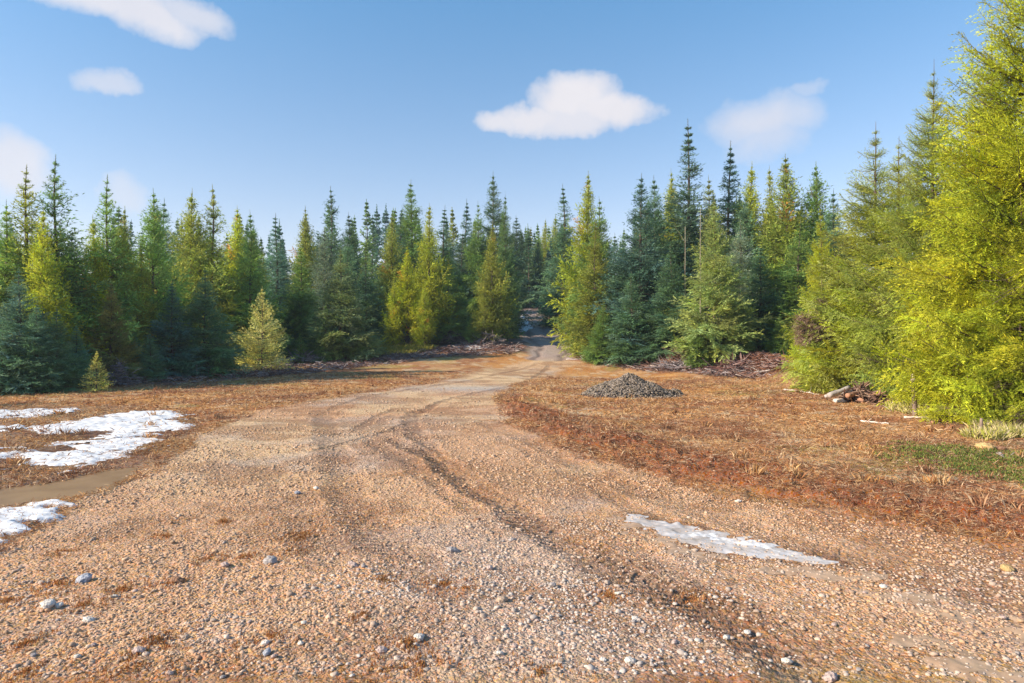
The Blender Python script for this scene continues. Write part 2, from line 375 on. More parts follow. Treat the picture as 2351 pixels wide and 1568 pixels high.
Z_ice = gpoly([(1425, 1180), (1500, 1190), (1600, 1213), (1700, 1240), (1800, 1270), (1900, 1297), (1880, 1306), (1700, 1285), (1640, 1280), (1600, 1262), (1500, 1215)])
Z_snow = gpoly([(25, 1060), (60, 1035), (170, 1010), (90, 995), (180, 965), (250, 950), (330, 943), (415, 945), (440, 985), (400, 1005), (300, 1050), (240, 1068), (140, 1085), (40, 1080)])
Z_pud = gpoly([(-120, 1150), (0, 1126), (80, 1116), (170, 1100), (255, 1080), (300, 1074), (270, 1100), (230, 1114), (180, 1130), (60, 1148), (-120, 1180)])
def build_ground():
    front = np.linspace(-R(50), R(50), 1040); rest = np.linspace(R(50), R(310), 62)[1:-1]
    ang = np.concatenate([front, rest]); na = len(ang)
    rad = np.concatenate([np.linspace(.4, 2.2, 8)[:-1], np.geomspace(2.2, 60, 1000), np.geomspace(60, 1500, 60)[1:]]); nr = len(rad)
    x = (rad[:, None] * np.sin(ang)[None]).ravel(); y = (rad[:, None] * np.cos(ang)[None]).ravel()
    h, (g, c, mud, road, e, t, er, trd, S_, M, T) = hgt(x, y, True)
    r = np.hypot(x, y)
    def mix(a, b, k): return a + (np.asarray(b) - a) * np.clip(k, 0, 1)[:, None]
    ns = lambda s, sd, o=4: fbm(x, y, s, o, sd)
    tan = np.array([.53, .31, .178]); pale = np.array([.62, .43, .255]); grey = np.array([.42, .35, .31]); brown = np.array([.27, .13, .06])
    C = np.tile(tan, (len(x), 1))
    C = mix(C, pale, sst(.42, .62, ns(1.7, 101)) * .8 * sst(5, 12, r) + sst(22, 28, r) * .5)
    C = mix(C, grey, sst(.55, .7, ns(2.4, 111)) * .45)
    C = mix(C, brown, sst(.47, .64, ns(.7, 121)) * .55)
    C = mix(C, (.34, .17, .08), sst(.5, .68, ns(1.3, 131)) * .35 * sst(-1, 3, x))
    # tree shade painted as grey into the gravel colour where the drive bends
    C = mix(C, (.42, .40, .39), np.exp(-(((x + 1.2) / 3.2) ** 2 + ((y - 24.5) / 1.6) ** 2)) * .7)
    # field: dry grass, thatch, red-brown litter
    G = np.tile(np.array([.40, .205, .09]), (len(x), 1))
    G = mix(G, (.50, .30, .14), sst(.45, .65, ns(1.2, 141))); G = mix(G, (.28, .11, .045), sst(.44, .62, ns(.9, 151)) * .85)
    G = mix(G, (.50, .22, .05), sst(.5, .68, ns(3.5, 161)) * .6 * sst(14, 22, r))
    G = mix(G, (.30, .25, .07), sst(.56, .7, ns(1.8, 171)) * .6)
    G = mix(G, (.56, .42, .27), sst(.60, .72, ns(.5, 172)) * .6)
    C = mix(G, C, g)
    C = mix(C, (.25, .09, .038), np.clip(mud * 1.5, 0, 1) * (.75 + .9 * (ns(.35, 181) - .2)))
    C = mix(C, (.24, .125, .07), M * .62 * (.6 + .6 * ns(.3, 133)))                                            # damp earth pressed by tyres
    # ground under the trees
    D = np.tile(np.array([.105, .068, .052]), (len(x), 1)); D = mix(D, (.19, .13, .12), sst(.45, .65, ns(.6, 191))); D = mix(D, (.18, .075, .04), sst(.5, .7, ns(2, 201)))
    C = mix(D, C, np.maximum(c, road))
    eb, _, _ = seg_dist(x, y, L_bank, False); C = mix(C, (.24, .105, .06), np.exp(-(eb / 1.3) ** 2) * (.5 + ns(.5, 93)))
    C = mix(C, (.34, .27, .25), road * sst(36, 41, r) * .9)
    C = mix(C, (.20, .14, .12), road * sst(36, 41, r) * np.exp(-((np.abs(trd) - .75) / .22) ** 2) * .7)
    # wet earth round the puddle
    pd = sdf(x, y, gpoly([(-60, 1185), (0, 1150), (120, 1120), (260, 1105), (420, 1010), (440, 985), (300, 930), (0, 935), (-100, 940)]))
    C = mix(C, (.20, .125, .08), sst(-.5, .2, pd) * .6)
    for Zw, wd_, am in ((Z_snow, .35, .75), (Z_ice, .16, .7)):      # meltwater soaks the soil beside snow and ice
        dz = sdf(x + (ns(.5, 211) - .5) * .5, y + (ns(.5, 213) - .5) * .5, Zw); C = mix(C, C * np.array([.48, .42, .38]), sst(-wd_, -.02, dz) * am)
    grit = np.clip(g * 1.0 + .25, 0, 1) * (1 - .5 * mud) ; wet = sst(-.3, .2, pd) * .5
    V = np.c_[x, y, h]
    i = np.arange(nr - 1)[:, None] * na; j = np.arange(na)[None]; j2 = (j + 1) % na
    Fq = np.stack([i + j, i + na + j, i + na + j2, i + j2], -1).reshape(-1, 4)
    V = np.vstack([V, [[0, 0, 0]]]); C = np.vstack([C, tan]); c0 = len(V) - 1
    cap = [(c0, k, (k + 1) % na, (k + 2) % na) for k in range(0, na - 1, 2)]
    Fq = np.vstack([Fq, cap])
    z1 = lambda a: np.r_[a, 0]
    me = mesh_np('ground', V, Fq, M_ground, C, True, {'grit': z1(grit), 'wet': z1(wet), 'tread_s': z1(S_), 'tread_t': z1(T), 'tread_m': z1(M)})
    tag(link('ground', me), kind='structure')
build_ground()

# ------------------------------------------------------------------ snow, ice, puddle, silt: thin sheets that die into the soil
def sheet(name, poly, mat, thick, cell, edge, nscale, label=None, cat=None, group=None, kind=None, holes=0.0, seed=0, level=None, warp=.5, flat=0.0):
    P = gpoly(poly); lo = P.min(0) - .3; hi = P.max(0) + .3
    xs = np.arange(lo[0], hi[0], cell); ys = np.arange(lo[1], hi[1], cell); X, Y = np.meshgrid(xs, ys); x = X.ravel(); y = Y.ravel()
    st = nscale * 2.6      # stretched a little along the ground contour
    wx = x + (fbm(x, y * 1.5, nscale, 4, seed) - .5) * warp * 2; wy = y + (fbm(x, y * 1.5, nscale, 4, seed + 7) - .5) * warp
    s = sdf(wx, wy, P)
    if holes: s = s - np.clip(fbm(x / 2.2, y, nscale * .8, 4, seed + 13) - (.62 - holes), 0, 1) * 5
    k = np.clip(s / edge, -1, 1); t = thick * np.sign(k) * np.abs(k) ** .7
    g0 = hgt(x, y)
    if level is None: z = g0 + t + np.where(k > 0, (fbm(x, y, .12, 3, seed + 3) - .5) * thick * .7, 0)
    else: z = np.where(s > -.05, level, level - .03)
    keep = (k > -.6).reshape(X.shape); m = keep[:-1, :-1] & keep[1:, :-1] & keep[:-1, 1:] & keep[1:, 1:]
    idx = np.arange(x.size).reshape(X.shape)
    Fq = np.stack([idx[:-1, :-1], idx[:-1, 1:], idx[1:, 1:], idx[1:, :-1]], -1)[m]
    used = np.unique(Fq); rem = np.full(x.size, -1); rem[used] = np.arange(len(used))
    V = np.c_[x, y, z][used]; o3 = V.mean(0); o3[2] = V[:, 2].min()
    me = mesh_np(name, V - o3, rem[Fq], mat, None, True)
    o = link(name, me); o.location = o3; tag(o, label, cat, group, kind); return o
sheet('snow_patch', [(25, 1060), (60, 1035), (170, 1010), (240, 1000), (250, 985), (90, 995), (60, 985), (180, 965), (250, 950), (330, 943), (415, 945), (430, 965), (440, 985), (400, 1005), (330, 1030), (300, 1050),
      (240, 1068), (140, 1085), (100, 1090), (40, 1080)], M_snow, .022, .03, .25, .5, 'large white melting snow patch on the left, pitted with footprint-like holes', 'snow', 'snow patches on the clearing', holes=.06, seed=3)
sheet('snow_patch', [(-60, 940), (0, 944), (90, 940), (170, 938), (150, 950), (60, 957), (-60, 960)], M_snow, .03, .04, .1, .5, 'thin white snow strip at the left picture edge, just beyond the large patch', 'snow', 'snow patches on the clearing', holes=.05, seed=5)
sheet('snow_patch', [(-60, 978), (0, 980), (60, 976), (50, 988), (0, 992), (-60, 994)], M_snow, .03, .03, .1, .4, 'small snow sliver at the left edge in front of the thin snow strip', 'snow', 'snow patches on the clearing', holes=.05, seed=6)
sheet('snow_patch', [(-60, 1035), (0, 1030), (60, 1025), (50, 1045), (20, 1055), (-60, 1062)], M_snow, .03, .03, .1, .4, 'ragged snow lobe at the left edge above the dark pebbles', 'snow', 'snow patches on the clearing', holes=.08, seed=8)
sheet('ice_sheet', [(-80, 1180), (0, 1160), (80, 1150), (150, 1145), (130, 1165), (90, 1190), (40, 1210), (0, 1235), (-90, 1275)], M_snow, .035, .02, .1, .3, 'grey-white rotten ice sheet at the left edge below the brown puddle', 'ice', seed=12)
sheet('ice_strip', [(1425, 1180), (1500, 1190), (1600, 1213), (1700, 1240), (1800, 1270), (1900, 1297), (1880, 1306), (1780, 1300), (1700, 1285), (1640, 1280), (1600, 1262), (1500, 1215), (1440, 1195)], M_ice, .0045, .012, .06, .3,
      'white and grey ice strip frozen in a wheel rut right of centre', 'ice', seed=14, warp=.25)
sheet('snow_crust', [(1545, 1218), (1620, 1222), (1700, 1245), (1790, 1270), (1820, 1284), (1760, 1280), (1680, 1262), (1620, 1248)], M_ice2, .006, .012, .10, .12, 'bright white crust of snow lying on the ice strip', 'snow', seed=15, warp=.2)
for i, (pl, lb) in enumerate([
    ([(1640, 1262), (1760, 1300), (1900, 1320), (2000, 1325), (2120, 1350), (2060, 1352), (1950, 1338), (1860, 1342), (1720, 1310), (1640, 1285)], 'smooth tan silt film running on from the lower end of the ice strip'),
    ([(1965, 1352), (2050, 1362), (2150, 1385), (2220, 1412), (2240, 1432), (2160, 1418), (2080, 1392), (2000, 1378)], 'smooth pale silt streak beside a white stone near the right edge'),
    ([(2050, 1468), (2110, 1455), (2190, 1485), (2270, 1520), (2380, 1570), (2200, 1570), (2130, 1520), (2060, 1500)], 'broad smooth silt film in the lower right corner'),
    ([(1400, 1180), (1480, 1205), (1560, 1250), (1620, 1290), (1560, 1290), (1500, 1252), (1430, 1215)], 'damp tan silt film along the left side of the ice strip'),
    ([(2230, 1400), (2320, 1425), (2420, 1460), (2420, 1480), (2300, 1455)], 'narrow silt streak touching the right picture edge')]):
    sheet('silt_film', pl, M_silt, .0045, .014, .10, .16, lb, 'mud', 'films of silt in the wheel ruts', seed=20 + i, warp=.35, holes=.05)
sheet('snow_patch', [(485, 862), (530, 855), (600, 848), (660, 838), (680, 822), (640, 830), (560, 842), (500, 852)], M_snow, .05, .07, .2, .8, 'bluish snow strip in shade by the small lit fir', 'snow', 'snow patches along the forest edge', seed=31)
sheet('snow_patch', [(1030, 797), (1060, 795), (1118, 799), (1120, 803), (1070, 802), (1035, 801)], M_snow, .10, .07, .25, .8, 'narrow flat snow strip lying just left of the dirt road', 'snow', 'snow patches along the forest edge', seed=32, warp=.2)
sheet('snow_patch', [(355, 876), (420, 870), (450, 870), (430, 878), (370, 880)], M_snow, .04, .06, .15, .5, 'faint snow sliver at the foot of the left forest', 'snow', 'snow patches along the forest edge', seed=33, warp=.3)
sheet('snow_bank', [(1185, 762), (1190, 735), (1196, 722), (1206, 722), (1218, 745), (1222, 752), (1205, 758)], M_snow, .16, .12, .4, 1.2, 'blue-shaded snow bank on the left side of the climbing road', 'snow', seed=34, warp=.4)
pz = -.022
sheet('puddle', [(-200, 1150), (0, 1110), (80, 1100), (170, 1085), (270, 1066), (340, 1062), (300, 1105), (230, 1135), (180, 1150), (60, 1165), (-200, 1205)], M_puddle, .02, .03, .12, .4, kind='structure', seed=40, level=pz, warp=.1)

# ------------------------------------------------------------------ stones
def ico(sub):
    t = (1 + 5 ** .5) / 2
    V = [(-1, t, 0), (1, t, 0), (-1, -t, 0), (1, -t, 0), (0, -1, t), (0, 1, t), (0, -1, -t), (0, 1, -t), (t, 0, -1), (t, 0, 1), (-t, 0, -1), (-t, 0, 1)]
    V = [np.array(v) / np.linalg.norm(v) for v in V]
    Fc = [(0, 11, 5), (0, 5, 1), (0, 1, 7), (0, 7, 10), (0, 10, 11), (1, 5, 9), (5, 11, 4), (11, 10, 2), (10, 7, 6), (7, 1, 8), (3, 9, 4), (3, 4, 2), (3, 2, 6), (3, 6, 8), (3, 8, 9), (4, 9, 5), (2, 4, 11), (6, 2, 10), (8, 6, 7), (9, 8, 1)]
    for _ in range(sub):
        c = {}; F2 = []
        def mid(a, b):
            k = (min(a, b), max(a, b))
            if k not in c: v = V[a] + V[b]; V.append(v / np.linalg.norm(v)); c[k] = len(V) - 1
            return c[k]
        for a, b, d in Fc:
            ab, bd, da = mid(a, b), mid(b, d), mid(d, a); F2 += [(a, ab, da), (b, bd, ab), (d, da, bd), (ab, bd, da)]
        Fc = F2
    return np.array(V), np.array(Fc)
ICO = [ico(0), ico(1), ico(2)]
STC = np.array([(.40, .33, .28), (.46, .36, .28), (.33, .28, .26), (.52, .44, .38), (.36, .24, .18), (.28, .26, .27), (.44, .30, .22), (.60, .55, .52), (.22, .17, .15), (.50, .37, .25)])
def rotmats(n):
    q = rng.normal(size=(n, 4)); q /= np.linalg.norm(q, axis=1)[:, None]; w, x, y, z = q.T
    return np.stack([np.stack([1 - 2 * (y * y + z * z), 2 * (x * y - z * w), 2 * (x * z + y * w)], -1), np.stack([2 * (x * y + z * w), 1 - 2 * (x * x + z * z), 2 * (y * z - x * w)], -1),
                     np.stack([2 * (x * z - y * w), 2 * (y * z + x * w), 1 - 2 * (x * x + y * y)], -1)], 1)
def stones_mesh(name, x, y, z, size, cols, sub, mat=M_stone, flat=.62, smooth=True):
    U, Fc = ICO[sub]; n = len(x); nv = len(U)
    V = np.tile(U[None], (n, 1, 1)); V = V * (1 + rng.normal(0, .13, (n, nv, 1)))
    V *= rng.uniform(.6, 1.25, (n, 1, 3)); V = np.einsum('nij,nvj->nvi', rotmats(n), V)
    V[:, :, 2] *= flat; V *= size[:, None, None]; V += np.c_[x, y, z][:, None, :]
    Fa = (Fc[None] + (np.arange(n) * nv)[:, None, None]).reshape(-1, 3)
    C = np.repeat(cols, nv, axis=0)
    return mesh_np(name, V.reshape(-1, 3), Fa, mat, C, smooth)
def scat(r0, r1, n, spread=47):
    a = R(1) * rng.uniform(-spread, spread, n); r = np.sqrt(rng.uniform(r0 * r0, r1 * r1, n)); return r * np.sin(a), r * np.cos(a)
def gravel():
    parts = []
    for (r0, r1, n, s0, s1, sub) in [(2.4, 5, 15000, .005, .013, 1), (5, 8, 22000, .007, .016, 0), (8, 14, 34000, .010, .024, 0), (14, 28, 26000, .015, .034, 0), (2.4, 6.5, 3200, .010, .022, 1), (6, 14, 1500, .014, .032, 1)]:
        x, y = scat(r0, r1, n); wx = x + (fbm(x, y, .8, 3, 5) - .5); s = sdf(wx, y, Z_gravel)
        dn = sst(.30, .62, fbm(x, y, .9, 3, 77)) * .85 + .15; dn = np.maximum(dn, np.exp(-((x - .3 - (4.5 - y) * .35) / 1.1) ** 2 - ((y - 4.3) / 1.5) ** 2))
        S_, M, T, rut = tracks(x, y)
        k = rng.uniform(size=n) < np.where(s > 0, dn, .03) * (1 - .75 * np.clip(M, 0, 1)) * (np.where(r0 > 13, .6, 1.0))
        x = x[k]; y = y[k]; n = len(x); sz = s0 * (s1 / s0) ** (rng.uniform(size=n) ** 1.6)
        c = STC[rng.integers(0, len(STC), n)] * rng.uniform(.75, 1.25, (n, 1)); c = c * np.array([1.08, .90, .76]) * .5 + np.array([.52, .33, .19]) * .5 * rng.uniform(.7, 1.2, (n, 1))
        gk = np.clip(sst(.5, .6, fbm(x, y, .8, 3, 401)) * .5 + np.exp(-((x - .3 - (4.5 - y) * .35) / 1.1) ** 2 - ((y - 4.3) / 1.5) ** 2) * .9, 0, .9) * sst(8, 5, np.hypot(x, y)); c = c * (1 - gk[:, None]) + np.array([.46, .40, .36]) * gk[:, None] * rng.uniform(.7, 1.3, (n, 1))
        parts.append((stones_mesh('gravel', x, y, hgt(x, y) + sz * .15, sz, c, sub), None))
    return parts
gp_parts = gravel()
# join the sets of grains into one uncountable object
def join_meshes(name, mes, mat):
    V = []; Fc = []; C = []; n = 0
    for me in mes:
        a = np.empty(len(me.vertices) * 3, np.float32); me.vertices.foreach_get('co', a)
        f = np.empty(len(me.loops), np.int32); me.loops.foreach_get('vertex_index', f)
        c = np.empty(len(me.vertices) * 4, np.float32); me.color_attributes['col'].data.foreach_get('color', c)
        V.append(a.reshape(-1, 3)); Fc.append(f.reshape(-1, 3) + n); C.append(c.reshape(-1, 4)[:, :3]); n += len(me.vertices)
        bpy.data.meshes.remove(me)
    return mesh_np(name, np.vstack(V), np.vstack(Fc), mat, np.vstack(C), True)
tag(link('gravel', join_meshes('gravel', [p[0] for p in gp_parts], M_stone)), 'tan and grey loose gravel strewn over the whole near ground', 'gravel', kind='stuff')

# single stones that can be pointed at
protos = []
for k in range(10):
    pm = stones_mesh('stone', np.zeros(1), np.zeros(1), np.zeros(1), np.ones(1), np.ones((1, 3)), 2, flat=.7, smooth=(k % 2 == 0)); protos.append(pm)
def smat(name, c):
    return mat_simple(name, tuple(v * .8 for v in c), tuple(min(v * 1.12, .85) for v in c), .8, 2.5, .5, .05, .3)
SM = {'white': smat('white_stone', (.66, .60, .54)), 'grey': smat('grey_stone', (.38, .34, .33)), 'blue': smat('blue_grey_stone', (.37, .38, .43)), 'tan': smat('tan_stone', (.46, .34, .25)),
      'pink': smat('pink_stone', (.50, .38, .34)), 'brown': smat('brown_stone', (.28, .15, .09)), 'yellow': smat('yellow_stone', (.50, .34, .15))}
def stone(px, py, wpx, kind, label, group=None, flat=1.0, rz=None):
    x, y = gp(px, py); s = wpx / F * math.hypot(x, y) / 2
    me = protos[rng.integers(0, 10)]
    o = bpy.data.objects.new('stone', me); COL.objects.link(o)
    o.location = (x, y, hgt(x, y) + s * .25); o.scale = (s, s * .85, s * .8 * flat); o.rotation_euler = (0, 0, rng.uniform(0, 6.28) if rz is None else rz)
    o.material_slots[0].link = 'OBJECT'; o.material_slots[0].material = SM[kind]
    tag(o, label, 'stone', group); return o
K = 2351 / 3072
hero_stones = [
    (252, 1747, 40, 'blue', 'pointed blue-grey stone among rusty moss in the left foreground'), (145, 1825, 40, 'white', 'pale elongated stone with a smaller white one touching its right end'),
    (178, 1824, 24, 'white', 'small white stone touching the right end of a pale elongated stone'), (268, 1864, 28, 'white', 'round white stone alone below the rusty moss on the left'),
    (812, 1695, 44, 'grey', 'smooth grey-mauve stone, largest of the left foreground cluster'), (675, 1708, 36, 'pink', 'flat pinkish stone left of the grey-mauve one'),
    (949, 1464, 28, 'white', 'angular white rock on the wheel track, right one of the pair'), (893, 1474, 24, 'blue', 'blue-grey rock on the wheel track, left one of the pair'),
    (797, 1941, 27, 'white', 'blocky white stone standing free in the centre-left foreground'), (902, 1940, 30, 'white', 'pale rounded stone with a shadow, right of the blocky white stone'),
    (801, 1972, 30, 'blue', 'upright bluish stone just below the blocky white stone'), (417, 1965, 36, 'pink', 'slanting pinkish stone near a rust moss clump at the lower left'),
    (1256, 1928, 40, 'white', 'long white stone leaning on a smaller one at lower centre'), (1245, 1950, 22, 'white', 'small white stone under the long leaning white stone'),
    (1146, 1968, 46, 'pink', 'large mauve wedge of stone at the lower centre-left'), (1360, 1662, 40, 'grey', 'grey oval stone in the middle foreground'),
    (1537, 1627, 26, 'grey', 'dark grey stone with a shadow at the picture centre line'), (1853, 1790, 22, 'white', 'white tooth-shaped stone casting a dark shadow to its right'),
    (1657, 1768, 32, 'grey', 'blue-grey boulder-like stone right of the centre gravel'), (1905, 1860, 24, 'white', 'white pointed stone right of the tooth-shaped one'),
    (1505, 1813, 38, 'tan', 'brown block-shaped stone in the central grey gravel'), (1498, 1976, 24, 'white', 'chunky white stone at the bottom centre'),
    (1890, 2000, 36, 'white', 'large white angular stone near the bottom right of centre'), (1810, 1995, 28, 'white', 'white rounded stone left of the large angular one'),
    (2650, 1775, 22, 'white', 'white stone standing at the edge of the silt streak'), (3022, 1720, 32, 'yellow', 'cream stone lying near the right picture edge'),
    (2242, 1900, 24, 'white', 'pale round stone below the ice strip'), (2180, 1925, 26, 'white', 'white stone cluster mate left of the pale round stone'),
    (2490, 2035, 50, 'pink', 'large pink-white stone cut by the bottom edge at right'), (2360, 1985, 34, 'white', 'white egg-shaped stone near the bottom right'),
    (1430, 1565, 24, 'brown', 'small red-brown stone on the churned track'), (530, 1750, 34, 'brown', 'dark brown flat stone with a deep shadow, left foreground'),
    (1060, 1702, 34, 'pink', 'pinkish flat stone beside the grey gravel strip'), (1090, 1712, 24, 'grey', 'grey stone right behind the pinkish flat stone'),
    (1470, 1715, 34, 'pink', 'pink-grey slab in the central grey gravel'), (2215, 1512, 20, 'white', 'white chip in the pale gravel above the ice strip')]
for (px, py, w, kd, lb) in hero_stones: stone(px * K, py * K, w * K, kd, lb, 'stones standing out of the gravel')
kinds = ['tan', 'grey', 'pink', 'tan', 'pink', 'brown', 'white']
for i in range(115):
    px = rng.uniform(0, 2351); py = 1180 + 385 * rng.uniform() ** .7
    if px > 1300 and py < 1330 and px > 1300 + (1330 - py): px = px * .55
    kd = kinds[rng.integers(0, 7)]
    w = rng.uniform(9, 19) * (0.55 + .45 * (py - 1180) / 385)
    stone(px, py, w, kd, {'tan': 'small tan', 'grey': 'small grey', 'pink': 'small pinkish', 'white': 'small off-white', 'brown': 'small brown', 'blue': 'small blue-grey'}[kd] + ' stone lying loose in the near gravel', 'loose stones in the near gravel')
stone(2262, 1030, 40, 'yellow', 'yellow boulder behind the green ground cover at the right edge', flat=.8, rz=.2)
stone(2292, 1031, 26, 'brown', 'rust-brown rock against the right side of the yellow boulder', flat=.8)

# gravel pile
def pile():
    x0, y0 = gp(1455, 912); root = empty('gravel_pile', (x0, y0, hgt(x0, y0)))
    y0 += .9; root.location = (x0, y0, hgt(x0, y0)); scl = y0 / F
    tag(root, 'dark grey crushed rock heap on the dry grass right of the drive', 'gravel pile')
    def ph(x, y):   # height of the heap in metres above its foot
        x = x / scl / 110; y = y / 1.35
        r = np.sqrt(np.where(x < .0, x / 1.0, x / 1.06) ** 2 + y ** 2)
        r = r * (1 + .22 * (fbm(x * 2 + 3, y * 2 + 8, .5, 3, 15) - .5) * 2)
        return .75 * np.clip(1 - r, 0, 1) ** .85  * (1 + .25 * (fbm(x * 2 + 7, y * 2, .8, 3, 5) - .5)) 
    xs = np.linspace(-1.75, 1.75, 90); X, Y = np.meshgrid(xs, xs); Z = ph(X, Y) + hgt(X.ravel() + x0, Y.ravel() + y0).reshape(X.shape) - root.location.z - .05
    idx = np.arange(X.size).reshape(X.shape); Fq = np.stack([idx[:-1, :-1], idx[:-1, 1:], idx[1:, 1:], idx[1:, :-1]], -1).reshape(-1, 4)
    link('heap_core', mesh_np('heap_core', np.c_[X.ravel(), Y.ravel(), Z.ravel()], Fq, M_stone, np.tile([.06, .05, .05], (X.size, 1)), True), root)
    n = 9000; x = rng.uniform(-1.8, 1.8, n); y = rng.uniform(-1.6, 1.6, n); p = ph(x, y); k = (p > .015) | (rng.uniform(size=n) < .10); x, y, p = x[k], y[k], p[k]; n = len(x)
    z = p + hgt(x + x0, y + y0) - root.location.z - .02; sz = rng.uniform(.018, .042, n)
    c = np.array([.165, .138, .122]) * rng.uniform(.45, 1.7, (n, 1)) + np.array([.05, .03, .0]) * rng.uniform(0, 1, (n, 1))
    o = link('crushed_rock', stones_mesh('crushed_rock', x, y, z, sz, c, 0, smooth=False, flat=.85), root); o['kind'] = 'stuff'
pile()

# ------------------------------------------------------------------ blades, straw, twigs as uncountable stuff
def blades(x, y, ln, wd, lean, cols, upright=True, lift=0.0):
    """one bent blade (two triangles) for every point"""
    n = len(x); z = hgt(x, y) + lift; a = rng.uniform(0, 6.283, n); d = np.c_[np.cos(a), np.sin(a)]
    b = rng.uniform(0, 6.283, n); wv = np.c_[np.cos(b), np.sin(b)] * wd[:, None]
    P = np.c_[x, y, z]; s = np.sin(lean); c = np.cos(lean)
    tip = P + np.c_[d * (ln * s)[:, None], ln * c]; mid = P + np.c_[d * (ln * s * .4)[:, None], ln * c * .6 + .002]
    V = np.stack([P - np.c_[wv, np.zeros(n)], P + np.c_[wv, np.zeros(n)], mid + np.c_[wv * .8, np.zeros(n)], tip, ], 1)
    V[:, 0, 2] -= .005; V[:, 1, 2] -= .005
    Fq = np.arange(n * 4).reshape(n, 4)
    return V.reshape(-1, 3), Fq, np.repeat(cols, 4, axis=0)
def straws(x, y, ln, wd, cols, lift=.01, tilt=.25):
    n = len(x); z = hgt(x, y) + lift * rng.uniform(.2, 1.6, n); a = rng.uniform(0, 6.283, n); t = rng.normal(0, tilt, n)
    d = np.c_[np.cos(a) * np.cos(t), np.sin(a) * np.cos(t), np.abs(np.sin(t))] * ln[:, None]
    b = rng.uniform(0, 3.14, n); w = np.c_[-np.sin(a) * np.cos(b), np.cos(a) * np.cos(b), np.sin(b)] * wd[:, None]
    P = np.c_[x, y, z]; bend = rng.normal(0, .12, (n, 3)) * ln[:, None]; bend[:, 2] = np.abs(bend[:, 2]) * .7
    V = np.stack([P - w, P + w, P + d * .5 + bend + w, P + d * .5 + bend - w, P + d - w * .4, P + d + w * .4], 1).reshape(-1, 3)
    i = np.arange(n)[:, None] * 6; Fq = np.concatenate([i + [0, 1, 2, 3], i + [3, 2, 5, 4]])
    return V, Fq, np.repeat(cols, 6, axis=0)
def pick(pal, n, v=.2): return np.array(pal)[rng.integers(0, len(pal), n)] * rng.uniform(1 - v, 1 + v, (n, 1))
PG = [(.50, .28, .12), (.56, .35, .16), (.42, .20, .08), (.50, .25, .08), (.60, .42, .24), (.30, .13, .055)]
PR = [(.30, .13, .06), (.38, .18, .09), (.24, .10, .05), (.45, .27, .15), (.20, .10, .06), (.55, .40, .26)]
def field():
    acc = Acc(4)
    for (r0, r1, n, l0, l1, w) in [(4.5, 9, 110000, .025, .09, .0022), (9, 15, 110000, .04, .12, .0038), (15, 32, 120000, .06, .15, .007)]:
        x, y = scat(r0, r1, n); wx = x + (fbm(x, y, 1.1, 3, 5) - .5) * .8; sg = sdf(wx, y, Z_gravel); scl = sdf(x, y, Z_clear)
        e, s, t = seg_dist(x, y, L_mud, False)
        k = (sg < .1) & (scl > -.6) & (rng.uniform(size=n) < .35 + .65 * sst(.35, .6, fbm(x, y, .8, 3, 88)))
        k &= (sdf(x, y, Z_pud) < -.1) & ((sdf(x, y, Z_snow) < .15) | (rng.uniform(size=n) < .12))
        x, y, t = x[k], y[k], t[k]; n = len(x)
        c = np.where((rng.uniform(size=n) < sst(.40, .60, fbm(x, y, .9, 3, 151)) * .75 + .15 + .5 * sst(5.5, .6, np.abs(t)) * sst(20, 12, np.hypot(x, y)))[:, None], pick(PR, n), pick(PG, n))
        f = rng.uniform(size=n) < .8
        L1 = rng.uniform(l0, l1, n)
        acc.add(*straws(x[f], y[f], L1[f], np.full(f.sum(), w), c[f], lift=.012))
        f = ~f; acc.add(*blades(x[f], y[f], L1[f] * .8, np.full(f.sum(), w), rng.uniform(.1, 1.1, f.sum()), c[f]))
    for i in range(170):
        a = R(rng.uniform(-42, 42)); q = rng.uniform(6.5, 26); x0 = q * math.sin(a); y0 = q * math.cos(a); one = np.array([x0]); two = np.array([y0])
        if sdf(one, two, Z_gravel)[0] > -.3 or sdf(one, two, Z_clear)[0] < .2 or sdf(one, two, Z_pud)[0] > -.4: continue
        n = int(rng.integers(20, 60)); x = x0 + rng.normal(0, .05, n); y = y0 + rng.normal(0, .05, n)
        acc.add(*blades(x, y, rng.uniform(.05, .17, n), np.full(n, .0022 + .0002 * q), rng.uniform(.05, .9, n), pick(PG if rng.uniform() < .5 else PR, n)))
    tag(link('dry_grass', acc.mesh('dry_grass', M_straw)), 'flattened tan and red-brown dry grass covering the clearing beside the drive', 'grass', kind='stuff')
field()
